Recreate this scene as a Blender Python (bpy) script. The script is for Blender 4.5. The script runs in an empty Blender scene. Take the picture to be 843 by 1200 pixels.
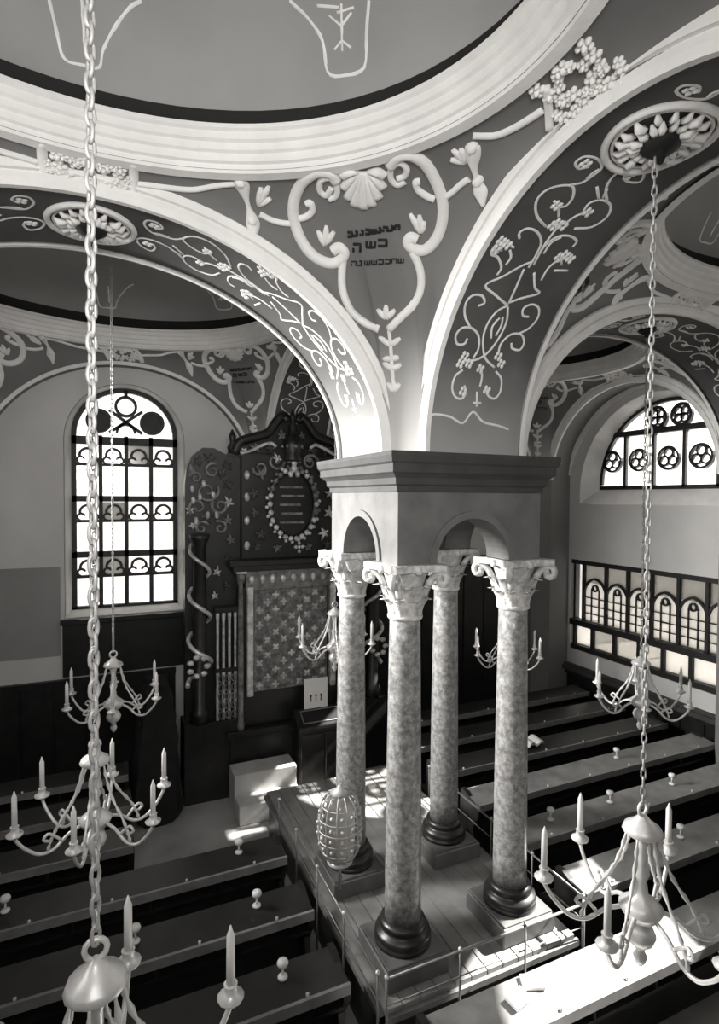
import bpy, bmesh, math, random
import numpy as np
from mathutils import Vector, Matrix

# ------------------------------------------------------------------ units
S = 3.2            # one design unit (height of a column shaft) in metres
ZF = 1.65          # eye height above the floor in design units
random.seed(4)
scene = bpy.context.scene
COL = scene.collection
PI = math.pi

def TW(p):
    return Vector((p[0]*S, p[1]*S, (p[2]+ZF)*S))

# ------------------------------------------------------------------ camera
F_PX, YAW, PITCH, ROLL = 662.1, 0.4201, 0.0258, 0.0056
_F = np.array([math.sin(YAW)*math.cos(PITCH), math.cos(YAW)*math.cos(PITCH), -math.sin(PITCH)])
_R = np.array([math.cos(YAW), -math.sin(YAW), 0.0])
_U = np.cross(_R, _F)
_c, _s = math.cos(ROLL), math.sin(ROLL)
R2 = _c*_R + _s*_U
U2 = _c*_U - _s*_R
cam_data = bpy.data.cameras.new('camera')
cam = bpy.data.objects.new('camera', cam_data)
COL.objects.link(cam)
cam_data.sensor_fit = 'HORIZONTAL'
cam_data.sensor_width = 36.0
cam_data.lens = 36.0*F_PX/843.0
cam_data.clip_start = 0.02
cam_data.clip_end = 200
m = Matrix.Identity(4)
for i in range(3):
    m[i][0], m[i][1], m[i][2] = R2[i], U2[i], -_F[i]
m.translation = TW((0, 0, 0))
cam.matrix_world = m
scene.camera = cam

def project(P):
    P = np.asarray(P, float)
    d = P @ _F
    return 421.5 + F_PX*(P @ R2)/d, 600 - F_PX*(P @ U2)/d

def pix_ray(u, v):
    return _F + R2*(u-421.5)/F_PX + U2*(600-v)/F_PX

def pix_z(u, v, z):
    r = pix_ray(u, v)
    return r*z/r[2]

# ------------------------------------------------------------------ world, sun, exposure
world = bpy.data.worlds.new('sky')
scene.world = world
world.use_nodes = True
bg = world.node_tree.nodes['Background']
bg.inputs[0].default_value = (1.0, 0.99, 0.97, 1)
bg.inputs[1].default_value = 1.8

SUN_DIR = Vector((-1.0, 0.08, -0.82))
sun_d = bpy.data.lights.new('sun', 'SUN')
sun_d.energy = 36.0
sun_d.angle = 0.01
sun_d.color = (1.0, 0.99, 0.97)
sun = bpy.data.objects.new('sun', sun_d)
COL.objects.link(sun)
sun.rotation_euler = SUN_DIR.to_track_quat('-Z', 'Y').to_euler()
sun.location = TW((8, 0, 6))

def area(name, loc, direction, sx, sy, power):
    d = bpy.data.lights.new(name, 'AREA')
    d.shape = 'RECTANGLE'
    d.size, d.size_y = sx*S, sy*S
    d.energy = power
    d.color = (1.0, 0.99, 0.97)
    o = bpy.data.objects.new(name, d)
    COL.objects.link(o)
    o.location = TW(loc)
    o.rotation_euler = Vector(direction).to_track_quat('-Z', 'Z').to_euler()
    return o

# added area lamps at the unseen left and rear windows, brightening pier and vaults
area('fill_lamp', (-1.14, 0.825, 0.30), (1.8, 0.8, 0.05), 0.95, 0.45, 50).data.spread = math.radians(150)
area('fill_lamp', (-1.14, 2.625, 0.30), (1.9, -0.9, -0.62), 0.95, 0.45, 400).data.spread = math.radians(62)
area('fill_lamp', (-0.035, -0.27, 0.36), (0.35, 1.7, 0.0), 0.8, 0.45, 88).data.spread = math.radians(110)

vs = scene.view_settings
scene.display_settings.display_device = 'sRGB'
vs.view_transform = 'Standard'
vs.look = 'None'
vs.exposure = 0.14
vs.gamma = 1.0
vs.use_curve_mapping = False
scene.cycles.use_denoising = True
scene.cycles.max_bounces = 10
scene.cycles.diffuse_bounces = 6
scene.cycles.transparent_max_bounces = 16
scene.cycles.sample_clamp_indirect = 6.0

# ------------------------------------------------------------------ materials
def tone(g):
    return (g*1.012, g*0.992, g*0.968, 1)

MATS = {}
def mat(name, g, rough=0.7, metal=0.0, var=0.15, scale=3.0, bump=0.0, bscale=30.0, spec=0.4, detail=4.0):
    M = bpy.data.materials.new(name)
    M.use_nodes = True
    nt = M.node_tree
    b = nt.nodes['Principled BSDF']
    b.inputs['Roughness'].default_value = rough
    b.inputs['Metallic'].default_value = metal
    b.inputs['Specular IOR Level'].default_value = spec
    tc = nt.nodes.new('ShaderNodeTexCoord')
    no = nt.nodes.new('ShaderNodeTexNoise')
    no.inputs['Scale'].default_value = scale
    no.inputs['Detail'].default_value = detail
    nt.links.new(tc.outputs['Object'], no.inputs['Vector'])
    r = nt.nodes.new('ShaderNodeValToRGB')
    r.color_ramp.elements[0].position = 0.3
    r.color_ramp.elements[1].position = 0.7
    r.color_ramp.elements[0].color = tone(g*(1-var))
    r.color_ramp.elements[1].color = tone(min(0.95, g*(1+var)))
    nt.links.new(no.outputs['Fac'], r.inputs['Fac'])
    nt.links.new(r.outputs['Color'], b.inputs['Base Color'])
    if bump > 0:
        n2 = nt.nodes.new('ShaderNodeTexNoise')
        n2.inputs['Scale'].default_value = bscale
        nt.links.new(tc.outputs['Object'], n2.inputs['Vector'])
        bp = nt.nodes.new('ShaderNodeBump')
        bp.inputs['Strength'].default_value = bump
        bp.inputs['Distance'].default_value = 0.02
        nt.links.new(n2.outputs['Fac'], bp.inputs['Height'])
        nt.links.new(bp.outputs['Normal'], b.inputs['Normal'])
    MATS[name] = M
    return M

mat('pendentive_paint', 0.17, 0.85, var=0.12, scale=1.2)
mat('dome_paint', 0.34, 0.85, var=0.12, scale=0.8)
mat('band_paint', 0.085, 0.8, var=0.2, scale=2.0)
mat('stucco', 0.80, 0.7, var=0.06, scale=4.0, bump=0.15, bscale=25)
mat('painted_line', 0.82, 0.8, var=0.12, scale=6.0)
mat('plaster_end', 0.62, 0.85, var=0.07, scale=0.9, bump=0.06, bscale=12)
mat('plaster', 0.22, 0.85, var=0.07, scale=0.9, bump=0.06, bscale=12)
mat('plaster_lower', 0.30, 0.85, var=0.12, scale=0.9)
mat('pier_plaster', 0.15, 0.8, var=0.22, scale=3.0, bump=0.1, bscale=18)
mat('cornice_stone', 0.05, 0.7, var=0.2, scale=5)
mat('capital_stone', 0.55, 0.6, var=0.35, scale=16.0, bump=0.4, bscale=30)
mat('bronze', 0.05, 0.35, metal=0.6, var=0.3, scale=8)
mat('plinth_stone', 0.13, 0.45, var=0.25, scale=4, spec=0.5)
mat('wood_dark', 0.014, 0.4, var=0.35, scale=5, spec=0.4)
mat('wood_desk_lit', 0.20, 0.35, var=0.3, scale=4, spec=0.5)  # lit copy of the desk wood, sunlight put into the colour
mat('wood_desk_shaded', 0.022, 0.3, var=0.3, scale=4, spec=0.6)  # shaded copy of the same desk wood, darkened for the dim rows
mat('wood_edge', 0.20, 0.4, var=0.2, scale=6, spec=0.5)
mat('wood_carved', 0.012, 0.38, var=0.4, scale=7, spec=0.5)
mat('gilt', 0.60, 0.42, metal=0.35, var=0.4, scale=9)
mat('gilt_dark', 0.09, 0.5, metal=0.3, var=0.5, scale=10)
mat('gilt_dim', 0.20, 0.5, metal=0.3, var=0.5, scale=10)
mat('step_board', 0.5, 0.5, var=0.2, scale=3)
mat('rail_iron', 0.22, 0.4, metal=0.4, var=0.2, scale=8)
mat('floor_boards', 0.40, 0.5, var=0.25, scale=1.6)
mat('platform_board', 0.26, 0.5, var=0.25, scale=3)
mat('brass', 0.74, 0.36, metal=0.25, var=0.2, scale=8)
mat('iron', 0.45, 0.45, metal=0.3, var=0.2, scale=8)
mat('wax', 0.80, 0.5, var=0.05, scale=5)
mat('cloth_white', 0.78, 0.9, var=0.06, scale=6, bump=0.2, bscale=9)
mat('cloth_black', 0.012, 0.95, var=0.3, scale=5, bump=0.3, bscale=8)
mat('paper', 0.80, 0.8, var=0.03, scale=6)
mat('ink', 0.012, 0.8, var=0.1, scale=5)
mat('frame_dark', 0.018, 0.5, var=0.3, scale=5)
mat('hook_dark', 0.006, 0.7, var=0.3, scale=5)
mat('porcelain', 0.75, 0.25, var=0.05, scale=5, spec=0.6)

# column marble: mottled
def marble():
    M = mat('column_marble', 0.29, 0.35, var=0.5, scale=17, spec=0.5, detail=8)
    nt = M.node_tree
    b = nt.nodes['Principled BSDF']
    tc = [n for n in nt.nodes if n.type == 'TEX_COORD'][0]
    vo = nt.nodes.new('ShaderNodeTexVoronoi')
    vo.inputs['Scale'].default_value = 48
    nt.links.new(tc.outputs['Object'], vo.inputs['Vector'])
    mx = nt.nodes.new('ShaderNodeMix')
    mx.data_type = 'RGBA'
    mx.blend_type = 'MULTIPLY'
    mx.inputs[0].default_value = 0.4
    ramp = [n for n in nt.nodes if n.type == 'VALTORGB'][0]
    r2 = nt.nodes.new('ShaderNodeValToRGB')
    r2.color_ramp.elements[0].color = (1.2, 1.2, 1.2, 1)
    r2.color_ramp.elements[1].color = (0.35, 0.35, 0.35, 1)
    r2.color_ramp.elements[0].position = 0.1
    r2.color_ramp.elements[1].position = 0.75
    nt.links.new(vo.outputs['Distance'], r2.inputs['Fac'])
    nt.links.new(ramp.outputs['Color'], mx.inputs[6])
    nt.links.new(r2.outputs['Color'], mx.inputs[7])
    nt.links.new(mx.outputs[2], b.inputs['Base Color'])
marble()

def pale_foot(name, g, z0, z1):
    # paint paler just above the springing, with an uneven upper limit
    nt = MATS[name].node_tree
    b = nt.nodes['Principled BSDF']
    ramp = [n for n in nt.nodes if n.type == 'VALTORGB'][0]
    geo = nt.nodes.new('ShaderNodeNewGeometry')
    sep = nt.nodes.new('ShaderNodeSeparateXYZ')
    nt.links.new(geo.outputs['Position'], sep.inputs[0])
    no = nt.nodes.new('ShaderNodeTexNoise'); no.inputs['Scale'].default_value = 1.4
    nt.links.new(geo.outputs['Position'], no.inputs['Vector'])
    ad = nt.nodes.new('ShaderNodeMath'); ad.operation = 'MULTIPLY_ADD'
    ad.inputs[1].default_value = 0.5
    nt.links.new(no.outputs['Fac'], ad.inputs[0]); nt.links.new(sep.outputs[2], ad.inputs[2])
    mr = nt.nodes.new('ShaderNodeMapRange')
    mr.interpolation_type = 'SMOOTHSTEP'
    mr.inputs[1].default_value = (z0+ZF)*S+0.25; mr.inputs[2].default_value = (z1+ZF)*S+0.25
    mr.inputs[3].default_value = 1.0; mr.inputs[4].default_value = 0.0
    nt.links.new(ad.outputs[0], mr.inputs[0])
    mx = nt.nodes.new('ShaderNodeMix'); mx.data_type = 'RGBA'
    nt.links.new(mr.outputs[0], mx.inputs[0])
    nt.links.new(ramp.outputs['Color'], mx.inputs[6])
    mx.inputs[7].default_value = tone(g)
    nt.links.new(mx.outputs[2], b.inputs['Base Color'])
pale_foot('pendentive_paint', 0.62, 0.10, 0.54)
pale_foot('band_paint', 0.38, 0.08, 0.48)

def glass_mat(name, col, rough_mix):
    M = bpy.data.materials.new(name)
    M.use_nodes = True
    nt = M.node_tree
    for n in list(nt.nodes):
        if n.type == 'BSDF_PRINCIPLED':
            nt.nodes.remove(n)
    out = [n for n in nt.nodes if n.type == 'OUTPUT_MATERIAL'][0]
    tr = nt.nodes.new('ShaderNodeBsdfTransparent')
    tr.inputs[0].default_value = col
    tl = nt.nodes.new('ShaderNodeBsdfTranslucent')
    tl.inputs[0].default_value = (0.85, 0.83, 0.80, 1) if rough_mix < 0.3 else (0.62, 0.61, 0.59, 1)
    mx = nt.nodes.new('ShaderNodeMixShader')
    mx.inputs[0].default_value = rough_mix
    nt.links.new(tr.outputs[0], mx.inputs[1])
    nt.links.new(tl.outputs[0], mx.inputs[2])
    gl = nt.nodes.new('ShaderNodeBsdfGlossy')
    gl.inputs['Roughness'].default_value = 0.1
    mx2 = nt.nodes.new('ShaderNodeMixShader')
    mx2.inputs[0].default_value = 0.04
    nt.links.new(mx.outputs[0], mx2.inputs[1])
    nt.links.new(gl.outputs[0], mx2.inputs[2])
    nt.links.new(mx2.outputs[0], out.inputs[0])
    MATS[name] = M
glass_mat('glass_clear', (0.97, 0.96, 0.93, 1), 0.12)
glass_mat('glass_frosted', (0.75, 0.73, 0.68, 1), 0.85)
glass_mat('glass_dark', (0.35, 0.34, 0.32, 1), 0.35)

# ------------------------------------------------------------------ mesh helper (design units)
ORIG = {}
def V3(p): return np.array(p, float)
def unit(v):
    n = np.linalg.norm(v)
    return v/n if n > 1e-12 else v

class MB:
    def __init__(s):
        s.v, s.f, s.s = [], [], []
    def add(s, vs, fs, smooth=False):
        o = len(s.v)
        s.v.extend([tuple(map(float, p)) for p in vs])
        for f in fs:
            s.f.append([i+o for i in f]); s.s.append(smooth)
        return s
    def box(s, x0, x1, y0, y1, z0, z1):
        vs = [(x, y, z) for z in (z0, z1) for y in (y0, y1) for x in (x0, x1)]
        return s.add(vs, [(0,2,3,1),(4,5,7,6),(0,1,5,4),(2,6,7,3),(0,4,6,2),(1,3,7,5)])
    def prism(s, poly, axis, a0, a1):
        n = len(poly)
        def P(p, a):
            return (p[0], p[1], a) if axis == 'z' else ((p[0], a, p[1]) if axis == 'y' else (a, p[0], p[1]))
        vs = [P(p, a0) for p in poly]+[P(p, a1) for p in poly]
        fs = [list(range(n))[::-1], [i+n for i in range(n)]]
        fs += [(i, (i+1) % n, (i+1) % n+n, i+n) for i in range(n)]
        return s.add(vs, fs)
    def lathe(s, prof, c=(0, 0), n=16, smooth=True, cap=True, z=0.0, ex=1.0, ey=1.0):
        vs, fs = [], []
        for r, zz in prof:
            for k in range(n):
                a = 2*PI*k/n
                vs.append((c[0]+ex*r*math.cos(a), c[1]+ey*r*math.sin(a), zz+z))
        for j in range(len(prof)-1):
            for k in range(n):
                k2 = (k+1) % n
                fs.append((j*n+k, j*n+k2, (j+1)*n+k2, (j+1)*n+k))
        s.add(vs, fs, smooth)
        if cap:
            o = len(s.v)-len(vs)
            s.f.append([o+k for k in range(n)][::-1]); s.s.append(False)
            s.f.append([o+(len(prof)-1)*n+k for k in range(n)]); s.s.append(False)
        return s
    def tube(s, path, r, n=6, closed=False, smooth=True):
        path = [V3(p) for p in path]
        m = len(path)
        rr = list(r) if hasattr(r, '__len__') else [r]*m
        T = []
        for i in range(m):
            a = path[(i-1) % m] if (closed or i > 0) else path[i]
            b = path[(i+1) % m] if (closed or i < m-1) else path[i]
            T.append(unit(b-a))
        up = V3((0, 0, 1)) if abs(T[0][2]) < 0.9 else V3((1, 0, 0))
        N = unit(np.cross(T[0], up))
        vs = []
        for i in range(m):
            N = unit(N - T[i]*np.dot(N, T[i]))
            B = np.cross(T[i], N)
            for k in range(n):
                a = 2*PI*k/n
                vs.append(path[i]+rr[i]*(math.cos(a)*N+math.sin(a)*B))
        fs = []
        for i in range(m if closed else m-1):
            j = (i+1) % m
            for k in range(n):
                k2 = (k+1) % n
                fs.append((i*n+k, i*n+k2, j*n+k2, j*n+k))
        s.add(vs, fs, smooth)
        if not closed:
            o = len(s.v)-len(vs)
            s.f.append([o+k for k in range(n)][::-1]); s.s.append(False)
            s.f.append([o+(m-1)*n+k for k in range(n)]); s.s.append(False)
        return s
    def ribbon(s, pts, nrm, w, h, n=5, closed=False):
        # relief moulding lying on a surface: half-round section of width w, height h
        m = len(pts)
        if m < 2: return s
        ww = list(w) if hasattr(w, '__len__') else [w]*m
        hh = list(h) if hasattr(h, '__len__') else [h]*m
        vs = []
        for i in range(m):
            a = pts[(i-1) % m] if (closed or i > 0) else pts[i]
            b = pts[(i+1) % m] if (closed or i < m-1) else pts[i]
            T = unit(b-a); N = nrm[i]; B = unit(np.cross(T, N))
            for k in range(n):
                t = PI*k/(n-1)
                vs.append(pts[i]+B*(ww[i]/2*math.cos(t))+N*(hh[i]*math.sin(t)-0.15*hh[i]))
        fs = []
        for i in range(m if closed else m-1):
            j = (i+1) % m
            for k in range(n-1):
                fs.append((i*n+k, j*n+k, j*n+k+1, i*n+k+1))
        s.add(vs, fs, True)
        if not closed:
            o = len(s.v)-len(vs)
            s.f.append([o+k for k in range(n)]); s.s.append(False)
            s.f.append([o+(m-1)*n+k for k in range(n)][::-1]); s.s.append(False)
        return s
    def blob(s, c, rx, ry=None, rz=None, n=8, m=5):
        ry = rx if ry is None else ry; rz = rx if rz is None else rz
        vs = [(c[0], c[1], c[2]-rz)]
        for j in range(1, m):
            p = -PI/2+PI*j/m
            for k in range(n):
                a = 2*PI*k/n
                vs.append((c[0]+rx*math.cos(p)*math.cos(a), c[1]+ry*math.cos(p)*math.sin(a), c[2]+rz*math.sin(p)))
        vs.append((c[0], c[1], c[2]+rz))
        fs = [(0, 1+(k+1) % n, 1+k) for k in range(n)]
        for j in range(m-2):
            for k in range(n):
                k2 = (k+1) % n
                fs.append((1+j*n+k, 1+j*n+k2, 1+(j+1)*n+k2, 1+(j+1)*n+k))
        L = len(vs)-1; b = 1+(m-2)*n
        fs += [(b+k, b+(k+1) % n, L) for k in range(n)]
        return s.add(vs, fs, True)
    def relief_blob(s, P, N, T, rx, ry, h, n=8):
        # low dome on a surface
        B = unit(np.cross(N, T)); vs = []
        for (q, hh) in ((1.0, -0.1), (0.8, 0.6), (0.4, 0.93)):
            for k in range(n):
                a = 2*PI*k/n
                vs.append(P+T*(rx*q*math.cos(a))+B*(ry*q*math.sin(a))+N*(h*hh))
        vs.append(P+N*h)
        fs = []
        for j in range(2):
            for k in range(n):
                k2 = (k+1) % n
                fs.append((j*n+k, j*n+k2, (j+1)*n+k2, (j+1)*n+k))
        fs += [(2*n+k, 2*n+(k+1) % n, 3*n) for k in range(n)]
        return s.add(vs, fs, True)
    def grid(s, P, smooth=True, flip=False):
        # P: 2d list of points
        a, b = len(P), len(P[0])
        vs = [p for row in P for p in row]
        fs = []
        for i in range(a-1):
            for j in range(b-1):
                f = (i*b+j, i*b+j+1, (i+1)*b+j+1, (i+1)*b+j)
                fs.append(f[::-1] if flip else f)
        return s.add(vs, fs, smooth)
    def build(s, name, material, parent=None, origin=None, bevel=0.0, weld=False):
        if origin is None:
            origin = ORIG[parent.name] if parent is not None else (0, 0, -ZF)
        me = bpy.data.meshes.new(name)
        o3 = np.array(origin, float)
        vv = ((np.array(s.v, float)-o3)*S).tolist()
        me.from_pydata(vv, [], s.f)
        me.polygons.foreach_set('use_smooth', s.s)
        if bevel > 0 or weld:
            bm = bmesh.new(); bm.from_mesh(me)
            bmesh.ops.remove_doubles(bm, verts=bm.verts, dist=1e-5)
            if bevel > 0:
                bmesh.ops.bevel(bm, geom=[e for e in bm.edges if len(e.link_faces) == 2 and e.calc_face_angle(0) > 0.5],
                                offset=bevel*S, segments=1, affect='EDGES', clamp_overlap=True)
            bm.to_mesh(me); bm.free()
        me.update()
        me.materials.append(MATS[material])
        o = bpy.data.objects.new(name, me)
        COL.objects.link(o)
        ORIG[o.name] = tuple(origin)
        if parent is not None:
            o.parent = parent
            po = ORIG[parent.name]
            o.location = Vector([(origin[i]-po[i])*S for i in range(3)])
        else:
            o.location = TW(origin)
        return o

def tag(o, label, cat, group=None):
    o['label'] = label; o['category'] = cat
    if group: o['group'] = group
    return o

def struct(o, label=None):
    o['kind'] = 'structure'
    if label: o['label'] = label
    return o

def thing(name, label, cat, origin, group=None):
    o = bpy.data.objects.new(name, None)
    COL.objects.link(o)
    o.empty_display_size = 0.2
    o.location = TW(origin)
    ORIG[o.name] = tuple(origin)
    return tag(o, label, cat, group)

def dup(o, parent=None, origin=None, rotz=None, label=None, group=None, scale=None):
    c = o.copy(); COL.objects.link(c)
    if parent is not None: c.parent = parent
    if origin is not None:
        c.location = TW(origin); ORIG[c.name] = tuple(origin)
    if rotz is not None: c.rotation_euler = (0, 0, rotz)
    if scale is not None: c.scale = (scale,)*3
    if label: c['label'] = label
    if group: c['group'] = group
    for ch in list(o.children):
        dup(ch, c)
    return c

def catmull(pts, k=6, closed=False):
    pts = [V3(p) for p in pts]
    n = len(pts); out = []
    if n < 3 and not closed:
        return [pts[0]+(pts[-1]-pts[0])*t/k for t in range(k+1)]
    for i in range(n if closed else n-1):
        p0 = pts[(i-1) % n] if (closed or i > 0) else 2*pts[0]-pts[1]
        p1 = pts[i]; p2 = pts[(i+1) % n]
        p3 = pts[(i+2) % n] if (closed or i < n-2) else 2*pts[-1]-pts[-2]
        for j in range(k):
            t = j/k
            out.append(0.5*((2*p1)+(-p0+p2)*t+(2*p0-5*p1+4*p2-p3)*t*t+(-p0+3*p1-3*p2+p3)*t**3))
    if not closed: out.append(pts[-1])
    return out

# ------------------------------------------------------------------ plan
XP, YP = 1.04, 1.725
HB = 0.265                       # half width of the pier block
BW = 0.17                        # half width of the vault bands
XL, XR, YN, YFAR = -0.035, 2.115, 0.825, 2.625
HX, HY = 0.905, 0.73
AX, AY = 0.81, 0.635
ZS, RISE = 0.135, 0.61
ZR, RX, RY = 0.80, 0.755, 0.645
WX0, WX1, WY0, WY1 = -1.12, 3.20, -0.25, 3.45
ZTOP = 0.98
FLOOR = -ZF

# ------------------------------------------------------------------ floor
MB().box(WX0-0.3, WX1+0.3, WY0-0.3, WY1+0.3, FLOOR-0.05, FLOOR).build('floor', 'floor_boards')
fl = bpy.data.objects['floor']; struct(fl, 'dark worn floor of the prayer hall')

# ------------------------------------------------------------------ walls with arched openings
def arch_top(op, a):
    ac, half, z0, zs, rz = op
    t = 1-((a-ac)/half)**2
    return zs+rz*math.sqrt(max(t, 0.0))

def wall_face(mb, P, a0, a1, z0, z1, ops, b, flip):
    av = {a0, a1}
    for op in ops:
        ac, half, _, _, rz = op
        n = 20 if rz > 0 else 1
        for k in range(n+1):
            av.add(ac-half*math.cos(PI*k/n))
    av = sorted(x for x in av if a0-1e-9 <= x <= a1+1e-9)
    for u, w in zip(av[:-1], av[1:]):
        if w-u < 1e-7: continue
        mid = (u+w)/2
        act = sorted([op for op in ops if abs(mid-op[0]) < op[1]], key=lambda o: o[2])
        lu, lw = z0, z0
        for op in act:
            q = [P(u, lu, b), P(w, lw, b), P(w, op[2], b), P(u, op[2], b)]
            mb.add(q, [(3, 2, 1, 0) if flip else (0, 1, 2, 3)])
            lu, lw = arch_top(op, u), arch_top(op, w)
        q = [P(u, lu, b), P(w, lw, b), P(w, z1, b), P(u, z1, b)]
        mb.add(q, [(3, 2, 1, 0) if flip else (0, 1, 2, 3)])

def outline(op, n=28):
    ac, half, z0, zs, rz = op
    pts = [(ac-half, z0), (ac-half, zs)]
    if rz > 0:
        pts += [(ac-half*math.cos(PI*k/n), zs+rz*math.sin(PI*k/n)) for k in range(1, n)]
    else:
        pts += [(ac-half, zs)]*0
    pts += [(ac+half, zs), (ac+half, z0)]
    return pts

def make_wall(name, P, a0, a1, front, back, depth, material, label):
    # P(a, z, b): point at b units behind the wall face
    mb = MB()
    wall_face(mb, P, a0, a1, FLOOR, ZTOP, front, 0.0, False)
    wall_face(mb, P, a0, a1, FLOOR, ZTOP, back, depth, True)
    for fo, bo in zip(front, back):
        A, B = outline(fo), outline(bo)
        n = len(A)
        vs = [P(p[0], p[1], 0.0) for p in A]+[P(p[0], p[1], depth) for p in B]
        mb.add(vs, [(i, (i+1) % n, (i+1) % n+n, i+n) for i in range(n)])
    o = mb.build(name, material, origin=P((a0+a1)/2, FLOOR, 0.0))
    return struct(o, label)

DW = 0.13
PE = lambda a, z, b: (a, WY1+b, z)
PR = lambda a, z, b: (WX1+b, a, z)
PLW = lambda a, z, b: (WX0-b, a, z)
PW = lambda a, z, b: (a, WY0-b, z)
E_F = (0.10, 0.315, -0.67, 0.31, 0.32)
DE = 0.20
E_B = (0.103, 0.292, -0.655, 0.35, 0.283)
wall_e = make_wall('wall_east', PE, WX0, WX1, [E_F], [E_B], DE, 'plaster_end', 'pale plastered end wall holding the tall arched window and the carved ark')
R_F = (2.53, 0.63, -0.04, 0.05, 0.64)
R_B = (2.51, 0.55, 0.06, 0.10, 0.555)
G_F = (2.58, 0.66, -1.13, -0.455, 0.0)
G_B = (2.58, 0.66, -1.13, -0.455, 0.0)
R2_F = (0.84, 0.63, -0.04, 0.05, 0.64)
R2_B = (0.84, 0.55, 0.06, 0.10, 0.555)
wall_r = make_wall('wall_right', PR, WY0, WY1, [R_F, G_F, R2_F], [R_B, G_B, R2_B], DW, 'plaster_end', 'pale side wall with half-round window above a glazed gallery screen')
L1_F = (0.825, 0.63, -0.04, 0.05, 0.64); L1_B = (0.825, 0.55, 0.06, 0.10, 0.555)
L2_F = (2.625, 0.63, -0.04, 0.05, 0.64); L2_B = (2.625, 0.55, 0.06, 0.10, 0.555)
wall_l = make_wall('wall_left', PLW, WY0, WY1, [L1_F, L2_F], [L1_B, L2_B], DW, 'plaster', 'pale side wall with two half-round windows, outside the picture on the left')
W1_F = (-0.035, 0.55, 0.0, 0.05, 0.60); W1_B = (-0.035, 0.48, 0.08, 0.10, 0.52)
wall_w = make_wall('wall_west', PW, WX0, WX1, [W1_F], [W1_B], DW, 'plaster', 'pale wall behind the viewer with an added half-round window')

# ------------------------------------------------------------------ vault bays (pendentives + ring + dome)
class Bay:
    def __init__(s, cx, cy, rcx=None, over=None):
        s.cx, s.cy = cx, cy
        s.rcx = cx if rcx is None else rcx
        s.rcy = cy
        s.side = {('x', 1): (cy, AY), ('x', -1): (cy, AY), ('y', 1): (cx, AX), ('y', -1): (cx, AX)}
        s.rise = {('x', 1): RISE, ('x', -1): RISE, ('y', 1): RISE, ('y', -1): RISE}
        for k, v in (over or {}).items():
            s.side[k] = v[:2]
            if len(v) > 2: s.rise[k] = v[2]
    def loop(s, sx, sy, q):
        d = 0.03
        yc, ay = s.side[('x', sx)]; xc, ax = s.side[('y', sy)]
        rzx, rzy = s.rise[('x', sx)], s.rise[('y', sy)]
        pa = V3((s.cx+sx*HX, yc+sy*ay, ZS)); pb = V3((xc+sx*ax, s.cy+sy*HY, ZS))
        if q <= 0.5-d:
            ph = q/(0.5-d)*PI/2
            return V3((s.cx+sx*HX, yc+sy*ay*math.sin(ph), ZS+rzx*math.cos(ph)))
        if q >= 0.5+d:
            ph = (1-q)/(0.5-d)*PI/2
            return V3((xc+sx*ax*math.sin(ph), s.cy+sy*HY, ZS+rzy*math.cos(ph)))
        return pa+(pb-pa)*(q-0.5+d)/(2*d)
    def L(s, sx, sy, q, t):
        q = min(1, max(0, q))
        A = s.loop(sx, sy, q)
        th = q*PI/2
        B = V3((s.rcx+sx*RX*math.cos(th), s.rcy+sy*RY*math.sin(th), ZR))
        a, b = 1-math.cos(t*PI/2), math.sin(t*PI/2)
        return V3((A[0]+(B[0]-A[0])*a, A[1]+(B[1]-A[1])*a, A[2]+(B[2]-A[2])*b))
    def N(s, sx, sy, q, t):
        e = 1e-3
        q0, q1 = max(0, q-e), min(1, q+e); t0, t1 = max(0, t-e), min(1, t+e)
        n = unit(np.cross(s.L(sx, sy, q1, t)-s.L(sx, sy, q0, t), s.L(sx, sy, q, t1)-s.L(sx, sy, q, t0)))
        c = V3((s.rcx, s.rcy, 0.2))-s.L(sx, sy, q, t)
        return n if np.dot(n, c) > 0 else -n
    def D(s, th, rho):
        # dome point; rho 0 at rim, 1 at apex
        a = rho*PI/2
        return V3((s.rcx+(RX+0.02)*math.cos(th)*math.cos(a), s.rcy+(RY+0.02)*math.sin(th)*math.cos(a), 0.885+0.36*math.sin(a)))
    def DN(s, th, rho):
        p = s.D(th, rho)
        return unit(V3((s.rcx, s.rcy, 0.7))-p)

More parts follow.
